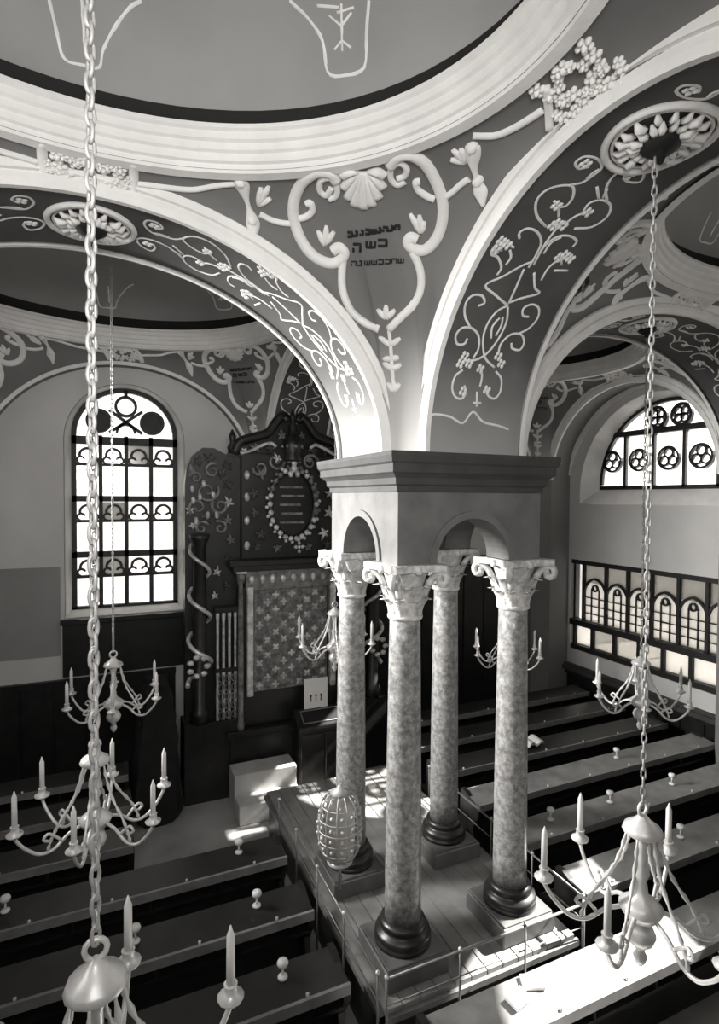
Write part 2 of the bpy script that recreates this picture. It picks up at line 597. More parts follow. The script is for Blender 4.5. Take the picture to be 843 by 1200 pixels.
BAYS = {
    'near_left': Bay(XL, YN),
    'far_left': Bay(XL, YFAR, rcx=0.02, over={('y', 1): (0.10, 0.69, 0.585)}),
    'near_right': Bay(XR, YN),
    'far_right': Bay(XR, YFAR),
}
BLAB = {'near_left': 'nearest vault bay', 'far_left': 'vault bay over the tall window', 'near_right': 'vault bay right of the right arch', 'far_right': 'dark vault bay over the half-round window'}
RING = [(0.03, 0.790), (0.003, 0.792), (0.0, 0.812), (-0.008, 0.815), (-0.010, 0.832), (-0.018, 0.836), (-0.020, 0.852), (-0.028, 0.856), (-0.030, 0.872), (-0.038, 0.876), (-0.038, 0.886), (0.05, 0.888)]
BAYOBJ = {}
for key, B in BAYS.items():
    mb = MB()
    for sx in (1, -1):
        for sy in (1, -1):
            Q = [i/40 for i in range(41)]; T = [j/14 for j in range(15)]
            # refine around chamfer ends
            Q = sorted(set(Q+[0.47, 0.53, 0.46, 0.54]))
            P = [[B.L(sx, sy, q, t) for t in T] for q in Q]
            mb.grid(P, True, flip=(sx*sy > 0))
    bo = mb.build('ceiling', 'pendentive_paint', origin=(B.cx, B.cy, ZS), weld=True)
    struct(bo, 'grey painted pendentives of the ' + BLAB[key])
    BAYOBJ[key] = bo
    # ring moulding
    n = 96
    rows = []
    for dr, z in RING:
        rows.append([(B.rcx+(RX+dr)*math.cos(2*PI*k/n), B.rcy+(RY+dr)*math.sin(2*PI*k/n), z) for k in range(n+1)])
    mb = MB(); mb.grid(rows, False)
    mb.build('dome_ring', 'stucco', bo)['label'] = 'white stepped oval ring moulding'
    mb = MB()
    rows = [[B.D(2*PI*k/72, j/16) for k in range(73)] for j in range(17)]
    mb.grid(rows, True)
    mb.build('dome', 'dome_paint', bo)['label'] = 'grey oval dome'
    mb = MB()
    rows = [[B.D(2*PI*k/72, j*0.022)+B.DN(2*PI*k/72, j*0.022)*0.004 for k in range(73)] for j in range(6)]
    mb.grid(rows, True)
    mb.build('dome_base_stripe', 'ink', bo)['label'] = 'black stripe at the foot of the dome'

# archivolts: white mouldings along the arches, on the side of each bay
PROF = [(-0.012, -0.004), (-0.012, 0.012), (0.004, 0.018), (0.018, 0.018), (0.020, 0.010), (0.024, 0.010), (0.026, 0.020), (0.046, 0.024), (0.052, 0.016), (0.054, -0.004)]
def archivolt(bay, ax, sg, prof=PROF, n=44):
    mb = MB(); rows = []
    c, half = bay.side[(ax, sg)]; rise = bay.rise[(ax, sg)]
    for k in range(n+1):
        ph = -PI/2+PI*k/n
        nr = unit(V3((math.sin(ph)*rise, math.cos(ph)*half, 0)))
        row = []
        for a, b in prof:
            al = c+half*math.sin(ph)+nr[0]*a; z = ZS+rise*math.cos(ph)+nr[1]*a
            if ax == 'y': row.append((al, bay.cy+sg*(HY-b), z))
            else: row.append((bay.cx+sg*(HX-b), al, z))
        rows.append(row)
    mb.grid(rows, False)
    return mb
THIN = [(-0.006, -0.004), (-0.006, 0.008), (0.012, 0.010), (0.014, -0.004)]
for key, B in BAYS.items():
    for ax, sg in B.side:
        wall_side = (ax == 'x' and sg == (-1 if 'left' in key else 1)) or (ax == 'y' and sg == (-1 if 'near' in key else 1))
        mb = archivolt(B, ax, sg, THIN if (wall_side and not (key == 'far_right' and ax == 'x')) else PROF)
        mb.build('arch_moulding', 'stucco', BAYOBJ[key])

# bands (broad arches) between bays, and soffits running back to the walls
class Band:
    def __init__(s, ax, c, half, w0, w1):
        s.ax, s.c, s.half, s.w0, s.w1 = ax, c, half, w0, w1
    def P(s, t, w):            # t in 0..pi from +end over crown to -end, w 0..1 across
        al = s.c+s.half*math.cos(t); z = ZS+RISE*math.sin(t); ww = s.w0+(s.w1-s.w0)*w
        return V3((al, ww, z)) if s.ax == 'x' else V3((ww, al, z))
    def N(s, t, w):
        n = unit(V3((-math.cos(t)*RISE, -math.sin(t)*s.half, 0)))
        return V3((n[0], 0, n[1])) if s.ax == 'x' else V3((0, n[0], n[1]))
BANDS = {
    'left': Band('x', XL, AX, YP-BW, YP+BW),
    'right': Band('x', XR, AX, YP-BW, YP+BW),
    'front': Band('y', YN, AY, XP-BW, XP+BW),
    'back': Band('y', YFAR, AY, XP-BW, XP+BW),
}
BLB = {'left': 'broad dark arch springing from the pier to the left', 'right': 'broad dark arch springing from the pier to the right wall', 'front': 'broad dark arch springing from the pier towards the viewer', 'back': 'broad dark arch springing from the pier to the ark wall'}
BANDOBJ = {}
for key, b in BANDS.items():
    mb = MB()
    mb.grid([[b.P(PI*k/64, w/4) for w in range(5)] for k in range(65)], True)
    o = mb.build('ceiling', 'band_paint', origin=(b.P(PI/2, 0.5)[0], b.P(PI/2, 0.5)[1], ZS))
    BANDOBJ[key] = struct(o, BLB[key])
for key, B in BAYS.items():
    for (ax, sg), (c, half) in B.side.items():
        wall_side = (ax == 'x' and sg == (-1 if 'left' in key else 1)) or (ax == 'y' and sg == (-1 if 'near' in key else 1))
        if not wall_side: continue
        rise = B.rise[(ax, sg)]
        e0 = (B.cx+sg*HX) if ax == 'x' else (B.cy+sg*HY)
        e1 = {('x', -1): WX0, ('x', 1): WX1, ('y', -1): WY0, ('y', 1): WY1}[(ax, sg)]
        rows = []
        for k in range(49):
            al = c+half*math.cos(PI*k/48); z = ZS+rise*math.sin(PI*k/48)
            rows.append([((e0, al, z) if ax == 'x' else (al, e0, z)), ((e1, al, z) if ax == 'x' else (al, e1, z))])
        mb = MB(); mb.grid(rows, True)
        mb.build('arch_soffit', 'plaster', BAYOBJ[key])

# wall piers below the springing
def wall_pier(poly, label):
    mb = MB().prism(poly, 'z', FLOOR, ZS)
    cx = sum(p[0] for p in poly)/len(poly); cy = sum(p[1] for p in poly)/len(poly)
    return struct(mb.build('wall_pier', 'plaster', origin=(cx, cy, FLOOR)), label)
wall_pier([(WX0, YN+AY), (XL-HX, YN+AY), (XL-AX, YP-BW), (XL-AX, YP+BW), (XL-HX, YFAR-AY), (WX0, YFAR-AY)], 'plaster wall pier carrying the left arch').name = 'trim_1'
wall_pier([(WX1, YN+AY), (XR+HX, YN+AY), (XR+AX, YP-BW), (XR+AX, YP+BW), (XR+HX, YFAR-AY), (WX1, YFAR-AY)], 'plaster wall pier carrying the right arch').name = 'trim_2'
wall_pier([(XL+AX, WY0), (XL+AX, YN-HY), (XP-BW, YN-AY), (XP+BW, YN-AY), (XR-AX, YN-HY), (XR-AX, WY0)], 'plaster wall pier carrying the near arch').name = 'trim_3'
wall_pier([(0.79, WY1), (0.79, YFAR+HY), (XP-BW, YFAR+AY), (XP+BW, YFAR+AY), (XR-AX, YFAR+HY), (XR-AX, WY1)], 'plaster wall pier behind the carved ark').name = 'trim_4'
wall_pier([(WX0, WY1), (WX0, YFAR+AY), (XL-HX, YFAR+AY), (-0.59, YFAR+HY), (-0.59, WY1)], 'corner pier beside the tall arched window').name = 'trim_5'
wall_pier([(WX1, WY1), (WX1, YFAR+AY), (XR+HX, YFAR+AY), (XR+AX, YFAR+HY), (XR+AX, WY1)], 'dark corner pier between ark wall and gallery wall').name = 'trim_6'
wall_pier([(WX0, WY0), (XL-AX, WY0), (XL-AX, YN-HY), (XL-HX, YN-AY), (WX0, YN-AY)], 'corner pier behind the viewer on the left').name = 'trim_7'
wall_pier([(WX1, WY0), (XR+AX, WY0), (XR+AX, YN-HY), (XR+HX, YN-AY), (WX1, YN-AY)], 'corner pier behind the viewer on the right').name = 'trim_8'

# ------------------------------------------------------------------ windows
def bar(mb, P, a0, z0, a1, z1, w, b0, b1):
    # flat bar in the wall plane from (a0,z0) to (a1,z1), width w, depth b0..b1
    d = unit(V3((a1-a0, z1-z0, 0))); n = V3((-d[1], d[0], 0))*w/2
    pts = [(a0+n[0], z0+n[1]), (a1+n[0], z1+n[1]), (a1-n[0], z1-n[1]), (a0-n[0], z0-n[1])]
    vs = [P(p[0], p[1], b0) for p in pts]+[P(p[0], p[1], b1) for p in pts]
    mb.add(vs, [(0,1,2,3), (7,6,5,4), (0,4,5,1), (1,5,6,2), (2,6,7,3), (3,7,4,0)])
    return mb

def arc_bar(mb, P, ac, zc, r, w, b0, b1, t0=0.0, t1=2*PI, n=24, rz=None):
    rz = r if rz is None else rz
    rows = []
    for k in range(n+1):
        t = t0+(t1-t0)*k/n
        c, s_ = math.cos(t), math.sin(t)
        rows.append([P(ac+(r-w/2)*c, zc+(rz-w/2)*s_, b0), P(ac+(r+w/2)*c, zc+(rz+w/2)*s_, b0),
                     P(ac+(r+w/2)*c, zc+(rz+w/2)*s_, b1), P(ac+(r-w/2)*c, zc+(rz-w/2)*s_, b1),
                     P(ac+(r-w/2)*c, zc+(rz-w/2)*s_, b0)])
    return mb.grid(rows, False)

def pane(P, a0, a1, z0, z1, b, material, parent, name='pane'):
    vs = [P(a0, z0, b), P(a1, z0, b), P(a1, z1, b), P(a0, z1, b), P(a0, z0, b+0.002), P(a1, z0, b+0.002), P(a1, z1, b+0.002), P(a0, z1, b+0.002)]
    return MB().add(vs, [(0,1,2,3), (7,6,5,4), (0,4,5,1), (1,5,6,2), (2,6,7,3), (3,7,4,0)]).build(name, material, parent)

def arch_pane(P, op, zmin, b, material, parent):
    ac, half, z0, zs, rz = op
    pts = [(ac-half*math.cos(PI*k/24), zs+rz*math.sin(PI*k/24)) for k in range(25)]
    pts = [(a, z) for a, z in pts if z > zmin]
    lo = math.sqrt(max(0, 1-((zmin-zs)/rz)**2))*half if zmin > zs else half
    pts = [(ac-lo, zmin)]+pts+[(ac+lo, zmin)]
    vs = [P(a, z, b) for a, z in pts]
    return MB().add(vs, [list(range(len(vs)))]).build('pane', material, parent)

def tall_window(idx, ac, label):
    o = bpy.data.objects.new('window_%d' % idx, None); COL.objects.link(o)
    org = PE(ac, -0.655, 0.16); o.location = TW(org); ORIG[o.name] = org
    struct(o, label)
    half, zs, rz = 0.292, 0.350, 0.283
    b0, b1 = 0.145, 0.18
    # outer frame
    mb = MB()
    bar(mb, PE, ac-half+0.012, -0.655, ac-half+0.012, zs, 0.034, b0, b1)
    bar(mb, PE, ac+half-0.012, -0.655, ac+half-0.012, zs, 0.034, b0, b1)
    bar(mb, PE, ac-half, -0.655, ac+half, -0.655, 0.04, b0, b1)
    arc_bar(mb, PE, ac, zs, half-0.012, 0.036, b0, b1, 0, PI, 28, rz-0.010)
    mb.build('window_frame', 'frame_dark', o)
    colw = (2*half-0.034)/4
    xs = [ac-half+0.017+colw*k for k in range(5)]
    for x in xs[1:-1]:
        bar(MB(), PE, x, -0.64, x, zs, 0.022, b0, b1).build('mullion', 'frame_dark', o)
    for z, w in ((-0.338, 0.034), (-0.016, 0.034), (0.320, 0.046)):
        bar(MB(), PE, ac-half, z, ac+half, z, w, b0, b1).build('transom', 'frame_dark', o)
    for z in (-0.465, -0.145, 0.182):
        bar(MB(), PE, ac-half, z, ac+half, z, 0.016, b0+0.005, b1).build('glazing_bar', 'frame_dark', o)
        for k in range(4):
            xc = (xs[k]+xs[k+1])/2
            zz = z+0.030
            # trefoil arch tracery over each light: a cinquefoil arch with solid spandrel cusps
            t = MB()
            arc_bar(t, PE, xc, zz+0.022, 0.040, 0.014, b0+0.004, b1-0.004, -0.1, PI+0.1, 14)
            arc_bar(t, PE, xc-0.034, zz-0.006, 0.020, 0.012, b0+0.004, b1-0.004, 0.3, PI+1.4, 8)
            arc_bar(t, PE, xc+0.034, zz-0.006, 0.020, 0.012, b0+0.004, b1-0.004, -1.4, PI-0.3, 8)
            t.build('tracery', 'frame_dark', o)
            pane(PE, xs[k]+0.011, xs[k+1]-0.011, z+0.008, z+(0.11 if z < 0.1 else 0.115), 0.163, 'glass_clear' if (k+int(z*10)) % 3 else 'glass_dark', o)
            pane(PE, xs[k]+0.011, xs[k+1]-0.011, z-0.160, z-0.008, 0.163, 'glass_clear', o)
    # head tracery: dark roundels either side of a star
    for sx in (-1, 1):
        arc_bar(MB(), PE, ac+sx*0.145, zs+0.085, 0.060, 0.020, b0, b1).build('tracery', 'frame_dark', o)
        vs = [PE(ac+sx*0.145+0.052*math.cos(2*PI*k/16), zs+0.085+0.052*math.sin(2*PI*k/16), 0.161) for k in range(16)]
        MB().add(vs, [list(range(16))]).build('roundel_pane', 'frame_dark', o)
    t = MB()
    arc_bar(t, PE, ac, zs+0.175, 0.055, 0.016, b0, b1)
    bar(t, PE, ac-0.09, zs+0.02, ac+0.09, zs+0.15, 0.016, b0, b1)
    bar(t, PE, ac+0.09, zs+0.02, ac-0.09, zs+0.15, 0.016, b0, b1)
    arc_bar(t, PE, ac, zs+0.02, 0.05, 0.014, b0, b1, 0, PI, 12)
    bar(t, PE, ac, zs+0.23, ac, zs+0.27, 0.02, b0, b1)
    t.build('tracery', 'frame_dark', o)
    arch_pane(PE, (ac, half-0.01, 0, zs, rz-0.01), zs, 0.165, 'glass_clear', o)
    return o

tall_window(1, 0.103, 'tall arched window with four columns of bright panes left of the ark')

def lit_lining(P, fo, bo, depth, parent):
    # pale lining in place of skylight on a window splay, just proud of the wall
    k_ = 0.004
    fo = (fo[0], fo[1]-k_, fo[2]+k_, fo[3], fo[4]-k_ if fo[4] else 0); bo = (bo[0], bo[1]-k_, bo[2]+k_, bo[3], bo[4]-k_ if bo[4] else 0)
    A, B_ = outline(fo), outline(bo); n = len(A)
    vs = [P(p[0], p[1], -0.002) for p in A]+[P(p[0], p[1], depth) for p in B_]
    MB().add(vs, [(i, (i+1) % n, (i+1) % n+n, i+n) for i in range(n)]).build('lit_lining', 'stucco', parent)
lit_lining(PE, E_F, E_B, 0.145, bpy.data.objects['window_1'])

def lunette(idx, P, ac, half, rz, label):
    o = bpy.data.objects.new('window_%d' % idx, None); COL.objects.link(o)
    org = P(ac, 0.06, 0.10); o.location = TW(org); ORIG[o.name] = org
    struct(o, label)
    b0, b1 = 0.085, 0.12
    zb, zs = 0.075, 0.10
    mb = MB()
    arc_bar(mb, P, ac, zs, half-0.012, 0.03, b0, b1, 0, PI, 32, rz-0.012)
    bar(mb, P, ac-half, zb, ac+half, zb, 0.034, b0, b1)
    mb.build('window_frame', 'frame_dark', o)
    ztr = zs+rz*0.63
    lo = half*math.sqrt(1-0.63**2)
    bar(MB(), P, ac-lo, ztr, ac+lo, ztr, 0.036, b0-0.005, b1).build('transom', 'frame_dark', o)
    n = 5
    w = 2*half/n
    for k in range(1, n):
        a = ac-half+w*k
        ht = zs+rz*math.sqrt(1-((a-ac)/half)**2)
        bar(MB(), P, a, zb, a, min(ztr, ht), 0.022, b0, b1).build('mullion', 'frame_dark', o)
    for k in range(n):
        a = ac-half+w*(k+0.5)
        t = MB()
        arc_bar(t, P, a, 0.265, 0.072, 0.014, b0, b1, 0, 2*PI, 20)
        for q in range(3):
            an = PI/2+q*2*PI/3
            arc_bar(t, P, a+0.034*math.cos(an), 0.265+0.034*math.sin(an), 0.030, 0.012, b0+0.004, b1-0.004, 0, 2*PI, 9)
        t.build('roundel', 'frame_dark', o)
        if 0 < k < n-1:
            pane(P, a-w/2+0.012, a+w/2-0.012, zb, ztr-0.01, 0.105, 'glass_clear', o)
        else:
            sg = -1 if k == 0 else 1
            pts = [(ac+sg*(half-w), zb)]
            pts += [(ac+sg*half*math.cos(t_), zs+rz*math.sin(t_)) for t_ in [i*0.927/8 for i in range(9)]]
            pts = [(ac+sg*(half-w), zb), (ac+sg*half, zb)]+pts[1:]
            MB().add([P(a_, z_, 0.105) for a_, z_ in pts], [list(range(len(pts)))]).build('pane', 'glass_clear', o)
    for sg in (-1, 1):
        t = MB()
        arc_bar(t, P, ac+sg*0.085, ztr+0.085, 0.066, 0.018, b0, b1, 0, 2*PI, 20)
        for q in range(4):
            an = PI/4+q*PI/2
            arc_bar(t, P, ac+sg*0.085+0.03*math.cos(an), ztr+0.085+0.03*math.sin(an), 0.026, 0.011, b0+0.004, b1-0.004, 0, 2*PI, 9)
        t.build('tracery', 'frame_dark', o)
    arch_pane(P, (ac, half-0.01, 0, zs, rz-0.01), ztr, 0.105, 'glass_clear', o)
    return o
lunette(2, PR, 2.51, 0.55, 0.555, 'half-round window with five roundel panes above the gallery screen')
lit_lining(PR, R_F, R_B, 0.085, bpy.data.objects['window_2'])
lunette(3, PLW, 0.825, 0.55, 0.555, 'half-round window in the left wall, outside the picture')
lunette(4, PLW, 2.625, 0.55, 0.555, 'half-round window in the left wall near the ark, outside the picture')
for i_, ac_ in ((5, -0.035),):  # unseen window added to let in light from behind the viewer
    o = bpy.data.objects.new('window_%d' % i_, None); COL.objects.link(o)
    org = PW(ac_, 0.08, 0.10); o.location = TW(org); ORIG[o.name] = org
    struct(o, 'added half-round window for frontal light in the wall behind the viewer')
    arch_pane(PW, (ac_, 0.48, 0.08, 0.10, 0.52), 0.09, 0.11, 'glass_clear', o)
    mb = MB(); arc_bar(mb, PW, ac_, 0.10, 0.47, 0.03, 0.09, 0.12, 0, PI, 24, 0.51); bar(mb, PW, ac_-0.48, 0.09, ac_+0.48, 0.09, 0.03, 0.09, 0.12)
    mb.build('window_frame', 'frame_dark', o)
o = bpy.data.objects.new('window_6', None); COL.objects.link(o)
org = PR(0.84, 0.06, 0.10); o.location = TW(org); ORIG[o.name] = org
struct(o, 'half-round window in the right wall, outside the picture')
arch_pane(PR, (0.84, 0.55, 0.06, 0.10, 0.555), 0.07, 0.11, 'glass_clear', o)
mb = MB(); arc_bar(mb, PR, 0.84, 0.10, 0.54, 0.03, 0.09, 0.12, 0, PI, 24, 0.545); mb.build('window_frame', 'frame_dark', o)

# gallery behind the right wall and its glazed screen
gal = MB()
gx0, gx1, gy0, gy1, gz0, gz1 = WX1+DW, WX1+0.95, 1.86, 3.32, -1.16, -0.36
gal.add([(gx0, gy0, gz0), (gx1, gy0, gz0), (gx1, gy1, gz0), (gx0, gy1, gz0)], [(0, 1, 2, 3)])
gal.add([(gx0, gy0, gz1), (gx1, gy0, gz1), (gx1, gy1, gz1), (gx0, gy1, gz1)], [(3, 2, 1, 0)])
gal.add([(gx0, gy0, gz0), (gx1, gy0, gz0), (gx1, gy0, gz1), (gx0, gy0, gz1)], [(0, 1, 2, 3)])
gal.add([(gx0, gy1, gz0), (gx1, gy1, gz0), (gx1, gy1, gz1), (gx0, gy1, gz1)], [(3, 2, 1, 0)])
PG = lambda a, z, b: (gx1+b, a, z)
_ops = [(2.12, 0.21, -1.05, -0.62, 0.20), (2.58, 0.21, -1.05, -0.62, 0.20), (3.04, 0.21, -1.05, -0.62, 0.20)]
_sv = (FLOOR, ZTOP)
FLOOR_, ZTOP_ = gz0, gz1
wall_face(gal, PG, gy0, gy1, gz0, gz1, _ops, 0.0, False)
go = gal.build('wall_gallery', 'plaster_end', origin=(gx0, 2.58, gz0))
struct(go, 'pale room of the gallery behind the glazed screen')
o = bpy.data.objects.new('window_7', None); COL.objects.link(o)
org = PR(2.58, -1.13, 0.04); o.location = TW(org); ORIG[o.name] = org
struct(o, 'gallery screen of dark mullions and pointed lights in the right wall')
b0, b1 = 0.03, 0.07
gA, gB = 1.92, 3.24
bar(MB(), PR, gA, -0.470, gB, -0.470, 0.036, b0-0.02, b1).build('head_beam', 'frame_dark', o)
bar(MB(), PR, gA, -0.925, gB, -0.925, 0.042, b0-0.035, b1).build('middle_rail', 'frame_dark', o)
bar(MB(), PR, gA, -1.112, gB, -1.112, 0.036, b0-0.02, b1).build('sill_rail', 'frame_dark', o)
ups = [3.225, 3.145, 2.94, 2.755, 2.57, 2.38, 2.195, 2.01, 1.935]
for a in ups:
    bar(MB(), PR, a, -0.93, a, -0.46, 0.020, b0, b1).build('mullion', 'frame_dark', o)
for a0, a1 in zip(ups[1:-2], ups[2:-1]):
    ac, w = (a0+a1)/2, abs(a0-a1)
    t = MB()
    # pointed arch from two arcs
    r = w*0.62
    for sg in (-1, 1):
        pts = []
        for k in range(9):
            an = k/8*math.acos((r-w/2)/r)
            pts.append((ac+sg*(w/2-r+r*math.cos(an)), -0.71+r*math.sin(an)))
        for p, q in zip(pts[:-1], pts[1:]):
            bar(t, PR, p[0], p[1], q[0], q[1], 0.014, b0+0.004, b1-0.004)
    arc_bar(t, PR, ac, -0.655, 0.022, 0.010, b0+0.006, b1-0.006, 0, 2*PI, 10)
    t.build('pointed_tracery', 'frame_dark', o)
    g = MB()
    for k in range(1, 3):
        bar(g, PR, ac-w/2+w*k/3, -0.90, ac-w/2+w*k/3, -0.66, 0.005, b0+0.01, b1-0.01)
    for k in range(1, 4):
        bar(g, PR, ac-w/2, -0.905+0.058*k, ac+w/2, -0.905+0.058*k, 0.005, b0+0.01, b1-0.01)
    g.build('glazing_lattice', 'frame_dark', o)
    pane(PR, ac-w/2, ac+w/2, -0.905, -0.62, 0.052, 'glass_frosted', o)
    pane(PR, ac-w/2, ac+w/2, -0.62, -0.488, 0.052, 'glass_dark', o)
lows = [3.225, 3.055, 2.86, 2.66, 2.48, 2.29, 2.10, 1.935]
for a in lows:
    bar(MB(), PR, a, -1.11, a, -0.93, 0.024, b0, b1).build('lower_mullion', 'frame_dark', o)
for a0, a1 in zip(lows[:-1], lows[1:]):
    pane(PR, a1+0.012, a0-0.012, -1.095, -0.945, 0.052, 'glass_dark' if a0 > 2.5 and a0 < 3.2 else 'glass_frosted', o)

# mouldings round the openings of the right wall
mb = MB()
rows = []
for k in range(41):
    t = PI*k/40
    row = []
    for a, b in ((0.0, 0.0), (0.0, 0.016), (0.030, 0.020), (0.036, 0.010), (0.052, 0.010), (0.056, 0.0)):
        row.append((WX1-b, 2.53+(0.745+a)*math.cos(t), 0.03+(0.70+a)*math.sin(t)))
    rows.append(row)
mb.grid(rows, False)
for sg in (-1, 1):
    mb.box(WX1-0.02, WX1, 2.53+sg*0.745-(0.056 if sg < 0 else 0), 2.53+sg*0.745+(0.056 if sg > 0 else 0), -0.18, 0.03)
    mb.box(WX1-0.03, WX1, 2.53+sg*0.745-(0.066 if sg < 0 else 0.01), 2.53+sg*0.745+(0.066 if sg > 0 else 0.01), 0.0, 0.035)
struct(mb.build('trim_9', 'stucco', origin=(WX1, 2.53, -0.18)), 'white arched moulding round the half-round window')
mb = MB().box(WX1-0.05, WX1, 1.95, 3.28, -1.285, -1.255).box(WX1-0.035, WX1, 1.95, 3.28, -1.255, -1.24)
struct(mb.build('trim_10', 'cornice_stone', origin=(WX1, 2.6, -1.285)), 'ledge moulding below the gallery screen')

# dark wainscot along the walls
def wainscot(name, a0, a1, P, z1, label, n, dirn):
    o = bpy.data.objects.new(name, None); COL.objects.link(o)
    org = P((a0+a1)/2, FLOOR, 0.0); o.location = TW(org); ORIG[o.name] = org
    struct(o, label)
    def bx(a, b, z0_, z1_, d0, d1):
        p, q = P(a, z0_, -d0), P(b, z1_, -d1)
        return MB().box(min(p[0], q[0]), max(p[0], q[0]), min(p[1], q[1]), max(p[1], q[1]), z0_, z1_)
    w = (a1-a0)/n
    for k in range(n):
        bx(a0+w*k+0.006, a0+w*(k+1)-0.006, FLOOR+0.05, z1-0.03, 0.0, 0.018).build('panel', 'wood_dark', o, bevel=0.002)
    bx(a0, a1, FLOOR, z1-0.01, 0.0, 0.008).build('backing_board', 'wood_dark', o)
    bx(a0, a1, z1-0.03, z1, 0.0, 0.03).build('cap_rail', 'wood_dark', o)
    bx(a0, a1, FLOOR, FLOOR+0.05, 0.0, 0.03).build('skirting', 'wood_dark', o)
wainscot('baseboard_east', -0.585, 0.36, PE, -1.0, 'dark wooden wainscot below the tall arched window', 6, 1)
wainscot('trim_12', 1.66, 2.90, PE, -0.42, 'tall panelling added to blacken the end wall right of the ark', 7, 1)  # panelling added to darken this stretch of the end wall
wainscot('baseboard_right', 2.0, 3.25, PR, -1.285, 'dark wooden wainscot below the gallery screen', 8, 1)
# dark panel hung below the tall window, darker paint at the left
mb = MB().box(-0.225, 0.425, WY1-0.03, WY1-0.002, -0.985, -0.675)
mb.box(-0.235, 0.435, WY1-0.045, WY1-0.002, -0.70, -0.672)
o = mb.build('window_panel', 'wood_dark', origin=(0.1, WY1-0.02, -0.985), bevel=0.003)
tag(o, 'dark wooden panel on the wall below the tall arched window', 'panel')
mb = MB().box(-0.59, -0.235, WY1-0.004, WY1-0.001, -0.87, -0.385)
struct(mb.build('trim_11', 'plaster_lower', origin=(-0.41, WY1, -0.87)), 'darker painted strip of wall left of the tall window')

# ------------------------------------------------------------------ ornament: picture points laid onto the curved surfaces
class Inv:
    def __init__(s, fn, n0, n1, r0=(0, 1), r1=(0, 1)):
        s.fn = fn
        s.a = np.linspace(*r0, n0); s.b = np.linspace(*r1, n1)
        G = np.array([[fn(a, b) for b in s.b] for a in s.a])
        u, v = project(G.reshape(-1, 3))
        dep = G.reshape(-1, 3) @ _F
        u[dep < 0.05] = 1e9
        s.u, s.v = u.reshape(n0, n1), v.reshape(n0, n1)
    def __call__(s, x, y):
        d = (s.u-x)**2+(s.v-y)**2
        i, j = np.unravel_index(np.argmin(d), d.shape)
        p = np.array([s.a[i], s.b[j]])
        lo = np.array([s.a[0], s.b[0]]); hi = np.array([s.a[-1], s.b[-1]])
        e = 1e-4
        for _ in range(6):
            def pr(q):
                uu, vv = project(s.fn(q[0], q[1])[None]); return np.array([uu[0], vv[0]])
            f0 = pr(p); r = np.array([x, y])-f0
            J = np.column_stack([(pr(p+np.array([e, 0]))-f0)/e, (pr(p+np.array([0, e]))-f0)/e])
            try: dp = np.linalg.solve(J+1e-6*np.eye(2), r)
            except Exception: break
            dp = np.clip(dp, -0.05*(hi-lo), 0.05*(hi-lo))
            p = np.clip(p+dp, lo, hi)
        return p

def spiral(cx, cy, r0, r1, a0, turns, n=14):
    return [(cx+(r0+(r1-r0)*i/n)*math.cos(a0+turns*2*PI*i/n), cy+(r0+(r1-r0)*i/n)*math.sin(a0+turns*2*PI*i/n)) for i in range(n+1)]

def crop(pts, ox, oy, sc):
    return [(ox+p[0]/sc, oy+p[1]/sc) for p in pts]
C1 = lambda *p: crop(p, 270, 170, 2.5545)
C2 = lambda *p: crop(p, 510, 180, 3.372)
C3 = lambda *p: crop(p, 20, 150, 2.81)
C6 = lambda *p: crop(p, 540, 0, 3.5125)

# main cartouche strokes: (points, width px, height in units)
W2 = 1
CART = [
    (C1((305,125),(288,150),(268,135),(272,105),(300,98),(318,120),(318,150),(296,162)), 7, 0.010),
    (C1((318,108),(300,84),(262,80),(222,104),(196,148),(188,200),(198,250),(222,300),(258,338),(300,354),(330,344),(342,322),(326,306),(306,318)), 13, 0.016),
    (C1((500,100),(522,92),(528,70),(508,52),(484,66),(480,98),(500,118),(524,108)), 7, 0.010),
    (C1((478,62),(500,34),(540,28),(582,52),(614,104),(634,160),(636,220),(620,275),(586,312),(552,312),(532,294),(540,276),(560,284)), 13, 0.016),
    (C1((338,338),(334,390),(338,440),(362,496),(404,532),(446,552)), 10, 0.013),
    (C1((545,318),(568,372),(570,430),(548,478),(512,514),(474,552)), 10, 0.013),
    (C1((205,220),(228,214),(246,196),(240,172),(228,176)), 8, 0.012),
    (C1((612,162),(586,150),(562,132),(556,110),(570,108)), 8, 0.012),
    (C1((188,236),(150,232),(118,222),(88,206)), 7, 0.010),
    (C1((640,158),(664,142),(690,118),(716,100)), 7, 0.010),
    (C1((30,106),(42,140),(56,190),(68,236),(74,290)), 13, 0.014),
    (C1((726,0),(728,50),(738,98),(750,140),(760,182)), 13, 0.014),
    (C1((475,552),(480,600),(484,660),(490,735)), 5, 0.008),
]
CART_LEAF = [ # leaf strokes: base -> tip
    C1((282,300),(262,255)), C1((284,300),(288,240)), C1((286,296),(312,258)),
    C1((570,262),(538,204)), C1((572,260),(566,208)), C1((572,262),(582,226)),
    C1((466,520),(440,492)), C1((466,520),(466,478)), C1((468,520),(494,492)),
    C1((478,600),(446,574)), C1((478,600),(510,578)), C1((482,638),(506,636)), C1((482,640),(458,640)),
    C1((484,672),(458,652)), C1((484,672),(512,656)), C1((488,738),(470,712)), C1((488,738),(508,714)), C1((490,740),(490,706)),
    C1((84,178),(92,126)), C1((86,176),(116,122)), C1((84,180),(122,158)),
    C1((704,50),(666,12)), C1((704,50),(660,42)), C1((704,52),(690,8)),
]
SHELL_C = C1((398,70))[0]
GAR_L = [ # garland towards the left band crown
    (C3((722,182),(660,188),(580,202),(500,196),(440,188),(398,184)), 6, 0.010),
    (C3((382,112),(384,165),(380,226)), 10, 0.012),
]
